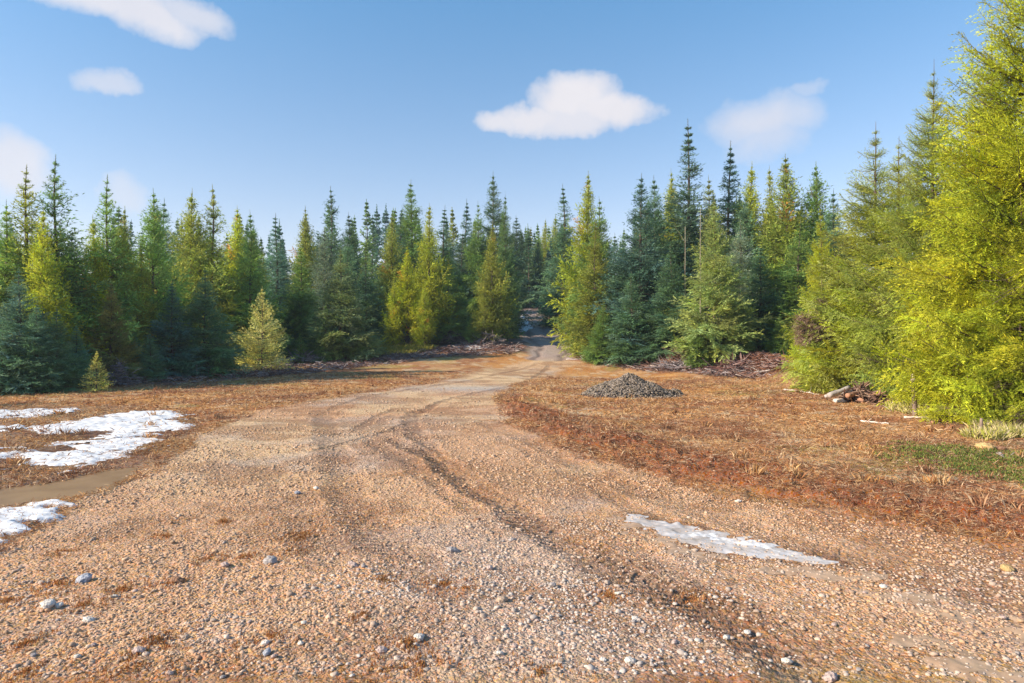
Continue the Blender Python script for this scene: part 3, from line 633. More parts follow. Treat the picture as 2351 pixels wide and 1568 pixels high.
def moss():
    acc = Acc(4); pal = [(.46, .19, .06), (.38, .14, .05), (.52, .26, .08), (.30, .12, .05), (.48, .32, .15)]
    clumps = [(1070 * K, 1720 * K)]; xs = []; 
    seeds = [(130, 1345, 70), (280, 1355, 40), (190, 1395, 50), (150, 1270, 30), (385, 1232, 35), (510, 1198, 25), (690, 1235, 30), (665, 1270, 40), (560, 1285, 25), (345, 1505, 60), (360, 1475, 35), (270, 1540, 60), (1020, 1345, 60),
             (1060, 1362, 30), (940, 1490, 60), (985, 1540, 70), (865, 1560, 70), (1240, 1555, 70), (700, 1222, 20), (1400, 1372, 35), (830, 1420, 40), (60, 1480, 60), (560, 1495, 30), (20, 1380, 50), (620, 1470, 25), (400, 1340, 40), (880, 1340, 30), (1600, 1375, 40), (480, 1290, 35), (60, 1545, 60)]
    for (px, py, r) in seeds:
        x0, y0 = gp(px, py); rr = r / F * y0; n = int(420 * (rr / .12) ** 1.2) + 90
        a = rng.uniform(0, 6.283, n); q = rr * np.abs(rng.normal(0, .85, n)); x = x0 + q * np.cos(a) * 1.2; y = y0 + q * np.sin(a) * 1.3
        k = fbm(x, y, .07, 3, 3) > .47; x, y = x[k], y[k]; n = len(x)
        acc.add(*blades(x, y, rng.uniform(.008, .026, n), np.full(n, .0028), rng.uniform(.1, 1.2, n), pick(pal, n, .3), lift=.002))
    tag(link('rust_moss', acc.mesh('rust_moss', M_moss)), 'rust-orange moss and dead weeds in scattered tufts on the gravel', 'moss', kind='stuff')
moss()
def green_cover():
    acc = Acc(4); P = gpoly([(2045, 1040), (2080, 1022), (2180, 1025), (2260, 1032), (2360, 1045), (2500, 1070), (2480, 1150), (2400, 1140), (2330, 1110), (2240, 1100), (2150, 1070), (2080, 1062)])
    n = 60000; lo, hi = P.min(0) - .4, P.max(0) + .4; x = rng.uniform(lo[0], hi[0], n); y = rng.uniform(lo[1], hi[1], n)
    wx = x + (fbm(x, y, .5, 3, 2) - .5); s = sdf(wx, y, P); k = (s > rng.uniform(-.25, .55, n)) & (rng.uniform(size=n) < .25 + .75 * sst(.38, .56, fbm(x, y, .35, 3, 6))); x, y = x[k], y[k]; n = len(x)
    acc.add(*blades(x, y, rng.uniform(.015, .05, n), np.full(n, .006), rng.uniform(.3, 1.4, n), pick([(.13, .19, .03), (.20, .24, .04), (.08, .13, .03), (.26, .27, .07), (.20, .12, .05)], n, .25), lift=.015 + .03 * fbm(x, y, .3, 2, 9)))
    tag(link('creeping_ground_cover', acc.mesh('creeping_ground_cover', M_moss)), 'low green leafy ground cover patch at the right edge of the clearing', 'ground cover', kind='stuff')
    # bright grass strip at the foot of the yellow trees and tufts along the right edge
    acc = Acc(4)
    P = gpoly([(800, 812), (860, 802), (950, 797), (1000, 800), (990, 808), (930, 815), (850, 822), (790, 822)]); lo, hi = P.min(0) - .6, P.max(0) + .6
    n = 16000; x = rng.uniform(lo[0], hi[0], n); y = rng.uniform(lo[1], hi[1], n); k = sdf(x, y, P) > -.4 + .6 * fbm(x, y, 1, 2, 4); x, y = x[k], y[k]; n = len(x)
    acc.add(*blades(x, y, rng.uniform(.15, .42, n), np.full(n, .014), rng.uniform(.1, .9, n), pick([(.36, .32, .03), (.28, .27, .03), (.44, .34, .08), (.20, .22, .04)], n, .2)))
    for (px, py, r, m_) in [(2075, 945, 35, 900), (2110, 950, 40, 900), (2030, 925, 25, 500), (2200, 965, 50, 1200), (2290, 985, 50, 1200), (2335, 1000, 40, 1000), (2260, 1005, 40, 800), (2160, 960, 30, 600)]:
        x0, y0 = gp(px, py); rr = r / F * y0; a = rng.uniform(0, 6.283, m_); q = rr * rng.uniform(0, 1, m_) ** .5; x = x0 + q * np.cos(a); y = y0 + q * np.sin(a)
        acc.add(*blades(x, y, rng.uniform(.08, .26, m_), np.full(m_, .005), rng.uniform(.1, 1.0, m_), pick([(.55, .45, .22), (.48, .44, .12), (.36, .38, .06), (.62, .52, .33)], m_, .2)))
    tag(link('edge_grass', acc.mesh('edge_grass', M_moss)), 'tall yellow-green grass tufts along the foot of the forest edge', 'grass', kind='stuff')
green_cover()
def slash():
    acc = Acc(4)
    def band(poly, n, l0, l1, w, pal, sd, tilt=.35, lift=.06):
        P = gpoly(poly); lo, hi = P.min(0), P.max(0); x = rng.uniform(lo[0], hi[0], n); y = rng.uniform(lo[1], hi[1], n)
        k = (sdf(x, y, P) > 0) & (rng.uniform(size=n) < .2 + .8 * sst(.4, .58, fbm(x, y, 1.3, 3, sd))); x, y = x[k], y[k]; n = len(x)
        acc.add(*straws(x, y, rng.uniform(l0, l1, n), w * rng.uniform(.5, 1.5, n), pick(pal, n, .3), lift=lift, tilt=tilt * .6))
    pal = [(.20, .15, .15), (.28, .22, .21), (.13, .09, .09), (.36, .31, .30), (.20, .10, .08), (.16, .08, .06)]
    palr = [(.22, .11, .08), (.30, .16, .12), (.14, .07, .05), (.40, .32, .28), (.24, .15, .12)]
    band([(1330, 812), (1400, 812), (1600, 815), (1760, 822), (1850, 850), (1880, 885), (1800, 878), (1600, 862), (1420, 846), (1320, 828)], 20000, .15, .7, .014, pal + palr, 3)
    band([(1640, 818), (1760, 820), (1850, 850), (1880, 885), (1800, 876), (1700, 850)], 9000, .15, .55, .010, [(.26, .11, .06), (.20, .08, .045), (.32, .16, .10)], 4, lift=.05)
    band([(330, 875), (560, 850), (700, 828), (850, 812), (1000, 806), (1190, 800), (1190, 812), (1000, 822), (800, 850), (560, 872), (400, 890)], 40000, .12, .6, .012, pal, 5)
    band([(1000, 802), (1110, 790), (1180, 792), (1190, 808), (1170, 818), (1050, 816)], 3500, .15, .7, .014, pal + palr, 6)
    band([(-100, 910), (0, 895), (300, 870), (400, 880), (200, 895), (0, 908)], 12000, .1, .5, .010, pal, 7)
    tag(link('slash_litter', acc.mesh('slash_litter', M_twig)), 'grey-brown broken twigs and slash littering the shaded forest edge', 'twigs', kind='stuff')
slash()

# ------------------------------------------------------------------ trees
def make_crown(name, seed, H=10.0, Rm=2.0, base=.06, nb=230, up0=-10, up1=45, planar=.7, tw=.022, tl=.13, sp1=.20, sp2=.11, sub=.42, curve=.25, prof=1.0, ragged=.25, top_open=0.0,
               lumps=.0, dead=0.0, brown=0.0, lean=0.0, whn=30):
    """returns (crown mesh, wood mesh): branches with side shoots, every shoot a leaf-sized folded blade"""
    g = np.random.default_rng(seed); O = []; D = []; Ln = []; Cc = []; Nn = []; wood = Acc(4); bark = np.array([.12, .085, .068])
    tx = lambda z: lean * (z / H) ** 2 + .05 * np.sin(z * .9 + seed)
    zs = np.linspace(0, H, 14); tr = .0105 * H * (1 - zs / H) ** .9 + .005
    tube(wood, np.c_[tx(zs), .04 * np.sin(zs * .7), zs - .15 * (zs == 0)], tr, bark * g.uniform(.8, 1.2), 8)
    t = np.sort(g.uniform(0, 1, nb)) ** .95; whorl = np.round(t * whn) / whn; t = t * .28 + whorl * .72
    az = g.uniform(0, 6.283, nb) + np.arange(nb) * 2.4
    lump = lambda a, t_: 1 + lumps * (math.sin(a * 2 + t_ * 9 + seed) * .6 + math.sin(a * 3 - t_ * 17 + seed * 2) * .4)
    for i in range(nb):
        ti = t[i]; z = H * (base + (1 - base) * ti * .955)
        L = Rm * ((1 - ti) ** prof * (.62 + .38 * min(1, ti * 5 + .35)) + .012) * (1 + g.normal(0, ragged)) * lump(az[i], ti)
        L = max(L, .08); tls = .36 + .64 * (1 - ti) ** .6
        if top_open and ti > 1 - top_open and g.uniform() < .35: continue
        el = R(up0 + (up1 - up0) * ti ** .8 + g.normal(0, 8)); dh = np.array([math.cos(az[i]), math.sin(az[i]), 0]); 
        nseg = 6; u = np.linspace(0, 1, nseg)
        P = np.array([tx(z), 0, z])[None] + dh[None] * (L * u * math.cos(el))[:, None]; P[:, 2] += L * u * math.sin(el) + curve * L * (u ** 2 - .55 * u)
        P += np.cumsum(g.normal(0, .02 * L, (nseg, 3)), 0) * (u[:, None] > 0)
        tube(wood, P, np.linspace(.010 * L + .006, .003, nseg), bark * g.uniform(.7, 1.4), 4, False)
        isdead = g.uniform() < dead * max(0, 1 - ti * 3.2)
        hue = g.uniform(.72, 1.3); yl = g.uniform(.9, 1.15); bc = np.array([hue * yl, hue, hue * g.uniform(.7, 1.2)])
        if g.uniform() < brown: bc = np.array([2.2, .9, .9]) * .8
        def at(uu):
            k = np.clip(uu * (nseg - 1), 0, nseg - 1.001); j = k.astype(int); f = (k - j)[:, None]; return P[j] * (1 - f) + P[j + 1] * f
        T = P[-1] - P[0]; T /= np.linalg.norm(T); side = np.cross(T, [0, 0, 1]); side /= np.linalg.norm(side) + 1e-9; nor = np.cross(side, T)
        rl = g.normal(0, .35); side, nor = side * math.cos(rl) + nor * math.sin(rl), nor * math.cos(rl) - side * math.sin(rl)
        n1 = max(4, int(L / sp1)); uu = np.linspace(.06 if L < .9 else .13, .98, n1) + g.uniform(-.02, .02, n1)
        for sg in (-1, 1):
            l2 = L * sub * (1 - .72 * uu) * g.uniform(.6, 1.25, n1) + tl * .6
            ang = R(46) + g.normal(0, .12, n1); tilt = g.normal(0, (1 - planar) * 1.4 + .15, n1)
            d2 = T[None] * np.cos(ang)[:, None] + (side[None] * np.cos(tilt)[:, None] * sg + nor[None] * np.sin(tilt)[:, None]) * np.sin(ang)[:, None]
            o2 = at(uu)
            if isdead:
                if L > .3:
                    for q in range(0, n1, 2): tube(wood, [o2[q], o2[q] + d2[q] * l2[q]], [.006, .003], bark * g.uniform(.9, 1.8), 4, False)
                continue
            m2 = np.maximum(1, (l2 / sp2).astype(int)); rep = np.repeat(np.arange(n1), m2)
            f = np.concatenate([np.linspace(.12, 1.0, m) for m in m2]) + g.uniform(-.04, .04, len(rep))
            droop = -(.22 * l2[rep] * f ** 2) * (1 if planar > .5 else .2)
            po = o2[rep] + d2[rep] * (l2[rep] * f)[:, None]; po[:, 2] += droop
            for s3 in (-1, 1):
                a3 = g.uniform(.25, .75, len(rep)); s2 = np.cross(d2[rep], nor[None]); tl3 = g.normal(0, (1 - planar) * 1.5 + .2, len(rep))
                d3 = d2[rep] * np.cos(a3)[:, None] + (s2 * np.cos(tl3)[:, None] * s3 + nor[None] * np.sin(tl3)[:, None]) * np.sin(a3)[:, None]
                O.append(po); D.append(d3); Ln.append(tls * tl * g.uniform(.55, 1.3, len(rep))); Nn.append(np.tile(nor, (len(rep), 1)) - .35 * dh[None] * (-1)); 
                c3 = bc[None] * g.uniform(.75, 1.3, (len(rep), 1)); tip = (f > .8)[:, None]; c3 = np.where(tip, c3 * np.array([1.2, 1.15, 1.0]), c3); Cc.append(c3)
        if not isdead:   # shoots along the axis itself
            n0 = max(4, int(L / sp2 * 1.4)); u0 = np.linspace(.35, 1.02, n0); o0 = at(np.minimum(u0, .999)); dd = T[None] + g.normal(0, .55, (n0, 3)); dd[:, 2] += .15; dd /= np.linalg.norm(dd, axis=1)[:, None]
            O.append(o0); D.append(dd); Ln.append(tls * tl * g.uniform(.7, 1.3, n0)); Nn.append(np.tile(nor, (n0, 1))); Cc.append(bc[None] * g.uniform(.9, 1.4, (n0, 1)))
    # leader
    n0 = 40; zz = np.linspace(H * .90, H * 1.0, n0); a = g.uniform(0, 6.283, n0); dd = np.c_[np.cos(a), np.sin(a), np.full(n0, 1.5)]; dd /= np.linalg.norm(dd, axis=1)[:, None]
    O.append(np.c_[tx(zz), .04 * np.sin(zz * .7), zz]); D.append(dd); Ln.append(np.linspace(tl * .6, tl * .22, n0)); Nn.append(g.normal(size=(n0, 3))); Cc.append(np.full((n0, 3), 1.1))
    O = np.concatenate(O); D = np.concatenate(D); Ln = np.concatenate(Ln); Cc = np.concatenate(Cc); n = len(O)
    Nn = np.concatenate(Nn); rnd = g.normal(size=(n, 3)) * (1.05 - .75 * planar) + Nn * planar * 1.1; Wd = np.cross(D, rnd); Wd /= np.linalg.norm(Wd, axis=1)[:, None] + 1e-9; Wd *= (tw * g.uniform(.6, 1.3, n) * np.clip(Ln / tl, .3, 1.2) ** .7)[:, None]
    fold = np.cross(D, Wd) * .35
    V = np.stack([O, O + D * (Ln * .45)[:, None] + Wd + fold, O + D * Ln[:, None], O + D * (Ln * .45)[:, None] - Wd + fold], 1).reshape(-1, 3)
    i = np.arange(n)[:, None] * 4; Fq = np.concatenate([i + [0, 1, 2], i + [0, 2, 3]])
    return mesh_np(name + '_crown', V, Fq, M_leaf, np.repeat(Cc, 4, axis=0)), wood.mesh(name + '_trunk', M_bark)
PR_ = {}
def proto(k, **a): PR_[k] = (make_crown(k, **a), a.get('H', 10.0))
# firs (narrow, layered) for the middle distance
for q in range(4): proto('fir%d' % q, seed=20 + q, Rm=2.1 + .1 * q, nb=300, base=.02, up0=-20, up1=36, planar=.85, tw=.023, tl=.22, sp1=.145, sp2=.085, sub=.5, curve=.34, prof=1.0, ragged=.17, lumps=.08, dead=.12, whn=26)
for q in range(2): proto('spire%d' % q, seed=30 + q, Rm=1.65, nb=300, base=.02, up0=-26, up1=20, planar=.85, tw=.023, tl=.20, sp1=.145, sp2=.085, sub=.5, curve=.36, prof=1.12, ragged=.2, lumps=.08, whn=30)
# pines (upswept, tufted, yellow-green)
for q in range(4): proto('pine%d' % q, seed=40 + q, Rm=2.0, nb=230, base=.04 + .02 * q, up0=-4, up1=58, planar=.5, tw=.025, tl=.23, sp1=.145, sp2=.085, sub=.44, curve=.5, prof=.95, ragged=.24, lumps=.16, dead=.2, brown=.01, whn=24)
for q in range(2): proto('thin%d' % q, seed=50 + q, Rm=1.8, nb=240, base=.05, up0=-6, up1=46, planar=.55, tw=.024, tl=.20, sp1=.155, sp2=.10, curve=.4, prof=.95, ragged=.3, top_open=.1, lumps=.12, dead=.2, whn=24)
# far trees, fewer and larger shoots
for q in range(3): proto('far%d' % q, seed=60 + q, Rm=1.5, nb=150, up0=-18, up1=32, planar=.75, tw=.07, tl=.34, sp1=.30, sp2=.26, curve=.3, prof=1.0, ragged=.2, lumps=.08, whn=24)
# young open fir
proto('young0', seed=70, Rm=3.5, nb=170, base=.03, up0=-8, up1=42, planar=.85, tw=.045, tl=.34, sp1=.34, sp2=.24, sub=.45, curve=.22, prof=.9, ragged=.2, lumps=.06, whn=15)
proto('young1', seed=71, Rm=3.0, nb=150, base=.02, up0=-6, up1=45, planar=.8, tw=.045, tl=.34, sp1=.36, sp2=.26, curve=.2, prof=.95, ragged=.2, whn=14)
# near trees with fine shoots
for q in range(3): proto('near%d' % q, seed=80 + q, Rm=3.3, nb=350, base=.02, up0=-20, up1=32, planar=.88, tw=.0105, tl=.11, sp1=.09, sp2=.038, sub=.45, curve=.36, prof=.98, ragged=.16, lumps=.08, dead=.15, whn=21)

proto('near3', seed=90, H=13.0, Rm=3.9, nb=540, base=.015, up0=-20, up1=32, planar=.82, tw=.0115, tl=.105, sp1=.10, sp2=.042, sub=.42, curve=.36, prof=.92, ragged=.15, lumps=.08, dead=.15, whn=27)
YEL = (.37, .42, .040); LIME = (.46, .51, .028); OLIVE = (.29, .33, .06); GREEN = (.20, .32, .085); DARK = (.135, .245, .135); BLUE = (.125, .23, .175); SILV = (.25, .33, .24); GOLD = (.55, .55, .16)
ntree = [0]
def tree(px, top, d, kind, col, wf=1.0, label='', group=None, bark=(1, 1, 1), H=None, x=None, name=None, rz=None):
    X = (px - CX) / F * d if x is None else x; z = hgt(X, d)
    Ht = H if H else (CAM_H + (CY - top) / F * d - z)
    (cm, wm), H0 = PR_[kind]; s = Ht / H0
    nm = name or {'fir': 'fir_tree', 'spi': 'fir_tree', 'pin': 'pine_tree', 'thi': 'pine_tree', 'far': 'fir_tree', 'you': 'young_fir_tree', 'nea': 'fir_tree'}[kind[:3]]
    r = empty(nm, (X, d, z - .05), rng.uniform(0, 6.283) if rz is None else rz); r.scale = (s * wf, s * wf, s)
    a = link('crown', cm, r); b = link('trunk', wm, r)
    v = rng.uniform(.9, 1.1); a.color = (col[0] * v, col[1] * v, col[2] * v, 1); b.color = (*bark, 1)
    tag(r, label, 'tree', group); ntree[0] += 1
    return r
def shade(c, k): return tuple(v * k for v in c)
G1 = 'trees of the left forest edge'; G2 = 'trees left of the dirt road'; G5 = 'low firs skirting the left forest'; G3 = 'trees right of the dirt road'; G4 = 'big sunlit trees along the right edge'
T = [ # px, top, dist, kind, colour, width factor, label, group
 (15, 455, 24.5, 'fir0', GREEN, 1.0, 'green fir cut by the left picture edge', G1), (62, 375, 25, 'thin0', OLIVE, 1.4, 'open-topped pine near the left edge, left of the tallest left tree', G1),
 (128, 353, 25.5, 'thin1', GREEN, 1.3, 'tallest tree of the left forest, with a sparse double top', G1), (98, 470, 24, 'pine0', YEL, .9, 'yellow-green pine between the two open-topped trees at far left', G1),
 (45, 610, 22.6, 'fir2', BLUE, 1.5, 'blue-green low fir in front at the far left', G1), (130, 700, 22.8, 'fir1', DARK, 1.6, 'dark shaded fir at the foot of the tallest left tree', G1),
 (165, 520, 26, 'fir3', DARK, 1.0, 'dark fir right of the tallest left tree', G1), (247, 398, 27, 'thin0', GREEN, 1.25, 'pine with a bare antenna-like leader, second spire from the left', G1),
 (215, 490, 26.5, 'pine2', YEL, 1.0, 'yellow-tinged pine left of the antenna-topped pine', G1), (285, 470, 27.5, 'pine3', OLIVE, .9, 'olive pine right of the antenna-topped pine', G1),
 (255, 640, 25.5, 'fir3', (.24, .24, .09), 1.2, 'brownish olive fir above the small lit seedling', G1), (352, 430, 28.6, 'pine1', GREEN, 1.1, 'broad green pine with a jagged top, left of the notch', G1),
 (375, 452, 35.5, 'fir1', DARK, 1.0, 'dark fir behind the broad jagged-topped pine', G1), (325, 560, 28, 'pine0', OLIVE, .9, 'olive pine below the jagged-topped pine', G1),
 (395, 640, 27.6, 'fir0', BLUE, 1.7, 'wide blue-green fir with skirts to the ground in the left forest', G1), (440, 430, 35, 'pine2', OLIVE, 1.1, 'olive pine with a rounded shoulder left of a thin-topped pine', G1),
 (488, 420, 35.5, 'thin1', OLIVE, 1.3, 'thin-topped pine rising above the middle of the left forest', G1), (470, 610, 29, 'fir2', DARK, 1.5, 'dark fir under the thin-topped pine', G1),
 (545, 470, 38, 'pine3', YEL, 1.0, 'sunlit yellow-green pine right of the thin-topped pine', G1), (575, 480, 36, 'fir3', GREEN, .9, 'slim green fir above the small lit fir, slightly left', G1),
 (520, 640, 36, 'fir1', DARK, 1.3, 'dark blue fir left of the small lit fir', G1), (635, 487, 42, 'spire1', BLUE, 1.4, 'blue spire-shaped fir standing free above the small lit fir', G1),
 (602, 655, 31.6, 'young0', (.62, .62, .22), 1.0, 'small sunlit yellow fir standing alone in front of the dark forest', 'young firs in front of the forest'),
 (222, 800, 22.6, 'young1', (.75, .72, .22), 1.15, 'yellowish seedling fir at the foot of the left forest', 'young firs in front of the forest'),
 (690, 760, 36, 'young1', GREEN, 1.1, 'tiny green fir between the lit fir and the mid-sized fir', 'young firs in front of the forest'),
 (748, 690, 36.2, 'young1', (.17, .27, .09), .85, 'small green fir leaning on the mid-sized fir from the left', 'young firs in front of the forest'),
 (782, 565, 37.4, 'fir2', (.24, .31, .13), 1.7, 'mid-sized grey-green fir with a pointed top left of the yellow pines', G2),
 (690, 560, 40, 'fir0', GREEN, 1.2, 'green fir right behind the small lit fir', G2), (700, 470, 47, 'pine1', OLIVE, .9, 'olive-topped pine behind the gap right of the lit fir', G2),
 (680, 640, 40, 'fir1', DARK, 1.4, 'dark fir in the shade right of the lit fir', G2), (840, 600, 44, 'fir3', DARK, 1.4, 'dark shaded fir between the mid-sized fir and the yellow pines', G2),
 (745, 520, 46, 'fir3', SILV, 1.1, 'silvery green fir behind the mid-sized fir', G2),
 (760, 425, 56, 'thin1', DARK, 1.3, 'twin-topped dark tree on the skyline left of centre', G2), (900, 485, 48, 'pine2', OLIVE, .95, 'olive pine at the left shoulder of the yellow pines', G2),
 (945, 410, 54, 'fir1', GREEN, 1.1, 'fir with spreading candelabra top behind the yellow pines', G2), (985, 465, 46.5, 'pine0', YEL, 1.0, 'tall yellow-green pine, right-hand one of the bright pair left of the road', G2),
 (935, 560, 44, 'pine3', LIME, 1.0, 'bright yellow pine in front, left of the road', G2), (905, 640, 43.5, 'pine1', YEL, .95, 'yellow-green low pine at the left foot of the bright pines', G2),
 (975, 640, 43, 'pine2', YEL, .9, 'yellow pine with a visible trunk at the end of the bright grass strip', G2), (1030, 570, 46.5, 'fir0', GREEN, 1.3, 'dark green fir right of the bright pines', G2),
 (1020, 470, 56, 'spire0', DARK, 1.4, 'dark narrow fir behind the bright pines, right side', G2), (1070, 455, 60, 'spire1', BLUE, 1.2, 'thin dark fir in the dip left of the tall blue-green fir', G2),
 (1132, 392, 55, 'fir0', (.14, .22, .13), 1.05, 'tallest blue-green fir left of the road', G2), (1098, 460, 54, 'fir2', GREEN, .9, 'green fir at the left shoulder of the tallest left-of-road fir', G2),
 (1160, 440, 50, 'fir3', (.14, .23, .08), .55, 'green fir just left of the road gap', G2), (1130, 505, 46, 'pine1', (.26, .29, .05), .85, 'yellow-green pine beside the road with dead lower limbs', G2),
 (1112, 640, 45, 'pine0', OLIVE, 1.1, 'low olive pine with bare grey limbs left of the road', G2), (1085, 715, 45, 'fir1', GREEN, 1.9, 'low green fir with spreading skirts left of the road', G2),
 (1252, 500, 88, 'pine3', YEL, .8, 'small bright pine in the gap above the road', G3), (1294, 420, 60, 'spire0', DARK, 1.3, 'dark blue spire at the right side of the road gap', G3),
 (1275, 490, 80, 'pine2', YEL, .9, 'yellow pine just right of the road', G3), (1350, 390, 43, 'pine3', YEL, .85, 'tallest yellow-green pine right of the road', G3),
 (1375, 450, 42, 'fir2', GREEN, 1.1, 'green fir on the right shoulder of the tallest yellow pine', G3), (1366, 500, 40, 'fir1', OLIVE, 1.0, 'olive fir in front of the tallest yellow pine', G3),
 (1318, 600, 45, 'pine0', (.26, .29, .06), .65, 'yellow-green pine low beside the right side of the road', G3), (1385, 690, 37.5, 'fir3', GREEN, 1.8, 'low green fir at the forest foot, nearest the road on its right', G3),
 (1430, 560, 41, 'fir0', (.22, .33, .08), 1.0, 'fresh green fir in the notch right of the yellow pine', G3), (1472, 395, 39, 'fir0', BLUE, 1.3, 'broad blue-grey fir, left end of the right-hand dark group', G3),
 (1502, 400, 42, 'fir3', DARK, 1.0, 'dark fir behind the broad blue-grey one', G3), (1450, 620, 36.8, 'fir2', DARK, 1.9, 'dark low fir with drooping skirts left in the dark group', G3),
 (1540, 385, 45, 'pine1', YEL, .8, 'yellow-topped pine left of the tallest spire', G3), (1580, 270, 42, 'spire0', (.15, .25, .17), 1.3, 'tallest dark spire of the forest, right of the picture centre', G3),
 (1540, 560, 36.5, 'fir1', DARK, 1.7, 'dark fir with layered skirts below the tallest spire', G3), (1628, 400, 44, 'fir1', OLIVE, .9, 'olive fir between the two tall spires', G3),
 (1675, 322, 43, 'spire1', BLUE, 1.25, 'second-tallest blue spire, right of the tallest', G3), (1640, 450, 34.2, 'fir3', (.34, .42, .14), 1.15, 'light green fir with a pale leader in front of the two spires', G3),
 (1600, 690, 33.6, 'fir0', (.24, .36, .10), 1.0, 'green low fir with double trunk at the forest foot', G3), (1700, 500, 38, 'fir2', SILV, 1.3, 'silver-grey fir right of the light green fir', G3),
 (1725, 368, 42.5, 'pine2', YEL, .9, 'yellow pine top right of the second spire', G3), (1768, 378, 42, 'pine0', OLIVE, .8, 'slender olive pine left of the big rounded pine', G3),
 (1805, 350, 39, 'pine3', (.28, .34, .06), 1.2, 'big rounded green-yellow pine of the right group', G3), (1875, 368, 38.5, 'pine1', GREEN, 1.1, 'green pine right of the big rounded pine', G3),
 (1835, 500, 35, 'fir1', GREEN, 1.5, 'dark green fir before the big rounded pine', G3), (1745, 560, 35.5, 'fir0', DARK, 1.5, 'dark grey-green fir with drooping boughs right in the group', G3),
 (1915, 430, 36, 'fir2', DARK, 1.1, 'dark fir sloping down at the right end of the group', G3), (1790, 720, 33.5, 'fir3', GREEN, 1.8, 'low green fir above the reddish slash', G3),
 (1700, 720, 33.6, 'fir2', GREEN, 1.9, 'low spreading fir right of the double-trunk fir', G3),
 (85, 690, 22.4, 'fir3', (.13, .23, .145), 1.8, 'low teal fir with skirts on the ground, second from the left edge', G5), (175, 740, 24, 'fir0', (.13, .24, .15), 1.9, 'low shaded fir directly left of the yellowish seedling', G5),
 (300, 720, 26.5, 'fir1', (.12, .22, .14), 1.8, 'low shaded fir behind the pale twiggy brush', G5), (345, 760, 26.3, 'fir2', (.14, .24, .14), 1.9, 'low fir between the twiggy brush and the wide blue-green fir', G5),
 (440, 720, 29, 'fir3', (.13, .22, .13), 1.8, 'low fir touching the right skirt of the wide blue-green fir', G5), (520, 760, 34.8, 'fir0', (.13, .22, .13), 1.9, 'low dark fir left of the small lit fir, at its foot', G5),
 (5, 740, 21.8, 'fir1', (.13, .23, .145), 1.9, 'low teal fir cut by the left picture edge', G5),
 (1885, 462, 21.5, 'near1', LIME, .62, 'slim bright yellow-green fir, leftmost of the sunlit right edge', G4), (1925, 560, 20, 'near2', YEL, .85, 'yellow-green fir beside the slim bright one', G4),
 (2010, 275, 18.6, 'near0', (.36, .42, .10), 1.08, 'silvery yellow fir with a ragged top above the brush pile', G4), (2065, 310, 17.6, 'near1', YEL, 1.12, 'yellow fir right of the silvery ragged-topped fir', G4),
 (2142, 132, 15.6, 'near3', (.36, .43, .09), .9, 'silvery fir with a spiky pale leader, middle of the right edge', G4), (2010, 640, 17.8, 'near0', LIME, 1.15, 'bright low fir behind the brush pile', G4),
 (2160, 450, 14.9, 'near1', LIME, .85, 'bright lime fir behind the wooden post', G4), (2275, 40, 15.3, 'near3', YEL, .78, 'tall yellow-green fir left of the frame-filling tree', G4),
 (2395, -420, 12.6, 'near3', (.46, .50, .035), .85, 'huge yellow-green fir filling the right picture edge', G4), (2230, 520, 12.7, 'near1', LIME, .95, 'bright bushy fir at the right behind the short stake', G4),
 (2345, 430, 11.8, 'near0', YEL, .95, 'dense yellow fir with low boughs at the right picture edge', G4), (1960, 700, 19, 'near1', (.34, .36, .05), 1.2, 'low yellow-green fir between the slim fir and the brush pile', G4),
]
for (px, top, d, k, c, wf, lb, grp) in T:
    if grp is G4: d += (4.2 if 1950 < px else 3.0) if px < 2090 else (4.0 if px < 2200 else 1.9); wf *= .92
    elif k[:3] == 'fir': wf = min(wf, 1.45)
    if grp in (G1, G5): c = shade(c, 1.28 if grp is G1 else 1.6)
    tree(px, top, d, k, c, wf, lb, grp)
# forest behind: every tree an object, those that nothing tells apart share a label
def skyline(px):
    return float(np.interp(px, [-400, 0, 150, 300, 480, 560, 650, 720, 900, 1080, 1180, 1240, 1300, 1420, 1480, 1700, 1900, 2000, 2400], [470, 470, 470, 490, 490, 500, 515, 470, 465, 490, 500, 525, 500, 510, 450, 430, 450, 470, 400]))
edge = gpoly([(-600, 905), (0, 890), (200, 876), (400, 868), (520, 855), (660, 832), (800, 815), (1000, 795), (1180, 786), (1330, 800), (1600, 815), (1750, 822), (1850, 865)])
placed = []
def bg(n, r0, r1, kinds, a0, a1, label, grp, off0, off1):
    c = 0; tries = 0
    while c < n and tries < n * 60:
        tries += 1; px = rng.uniform(a0, a1); d = rng.uniform(r0, r1); X = (px - CX) / F * d
        xe = np.interp(px, [-700, 0, 200, 400, 520, 660, 800, 1000, 1180, 1330, 1600, 1750, 1850, 2500], [24, 25, 27, 30.5, 33, 42, 45, 48, 50, 44, 40, 38.5, 36, 27])
        if d < xe + 1 or (30.3 < d < 34.3 and X < -11): continue
        er = float(seg_dist(np.array([X]), np.array([d]), L_road, False)[0][0])
        if er < 3.2 or (1110 < px < 1335 and d < 75): continue
        if any((X - a) ** 2 + (d - b) ** 2 < (1.5 + d * .012) ** 2 for a, b in placed): continue
        placed.append((X, d)); top = skyline(px) + rng.uniform(off0, off1)
        tree(px, top, d, kinds[rng.integers(0, len(kinds))], [DARK, BLUE, GREEN, GREEN, OLIVE, DARK, (.09, .16, .08)][rng.integers(0, 7)], rng.uniform(.9, 1.25), label, grp); c += 1
FK = ['fir0', 'fir1', 'fir2', 'fir3', 'spire0', 'spire1', 'pine1', 'pine2']; FF = ['far0', 'far1', 'far2']
bg(34, 26, 46, FK, -60, 560, 'conifer standing deeper inside the left forest, partly hidden by the front row', 'inner trees of the left forest', 10, 130)
bg(30, 44, 75, FK, 480, 1180, 'conifer of the dark rows behind the front trees left of the road', 'inner trees left of the road', 0, 120)
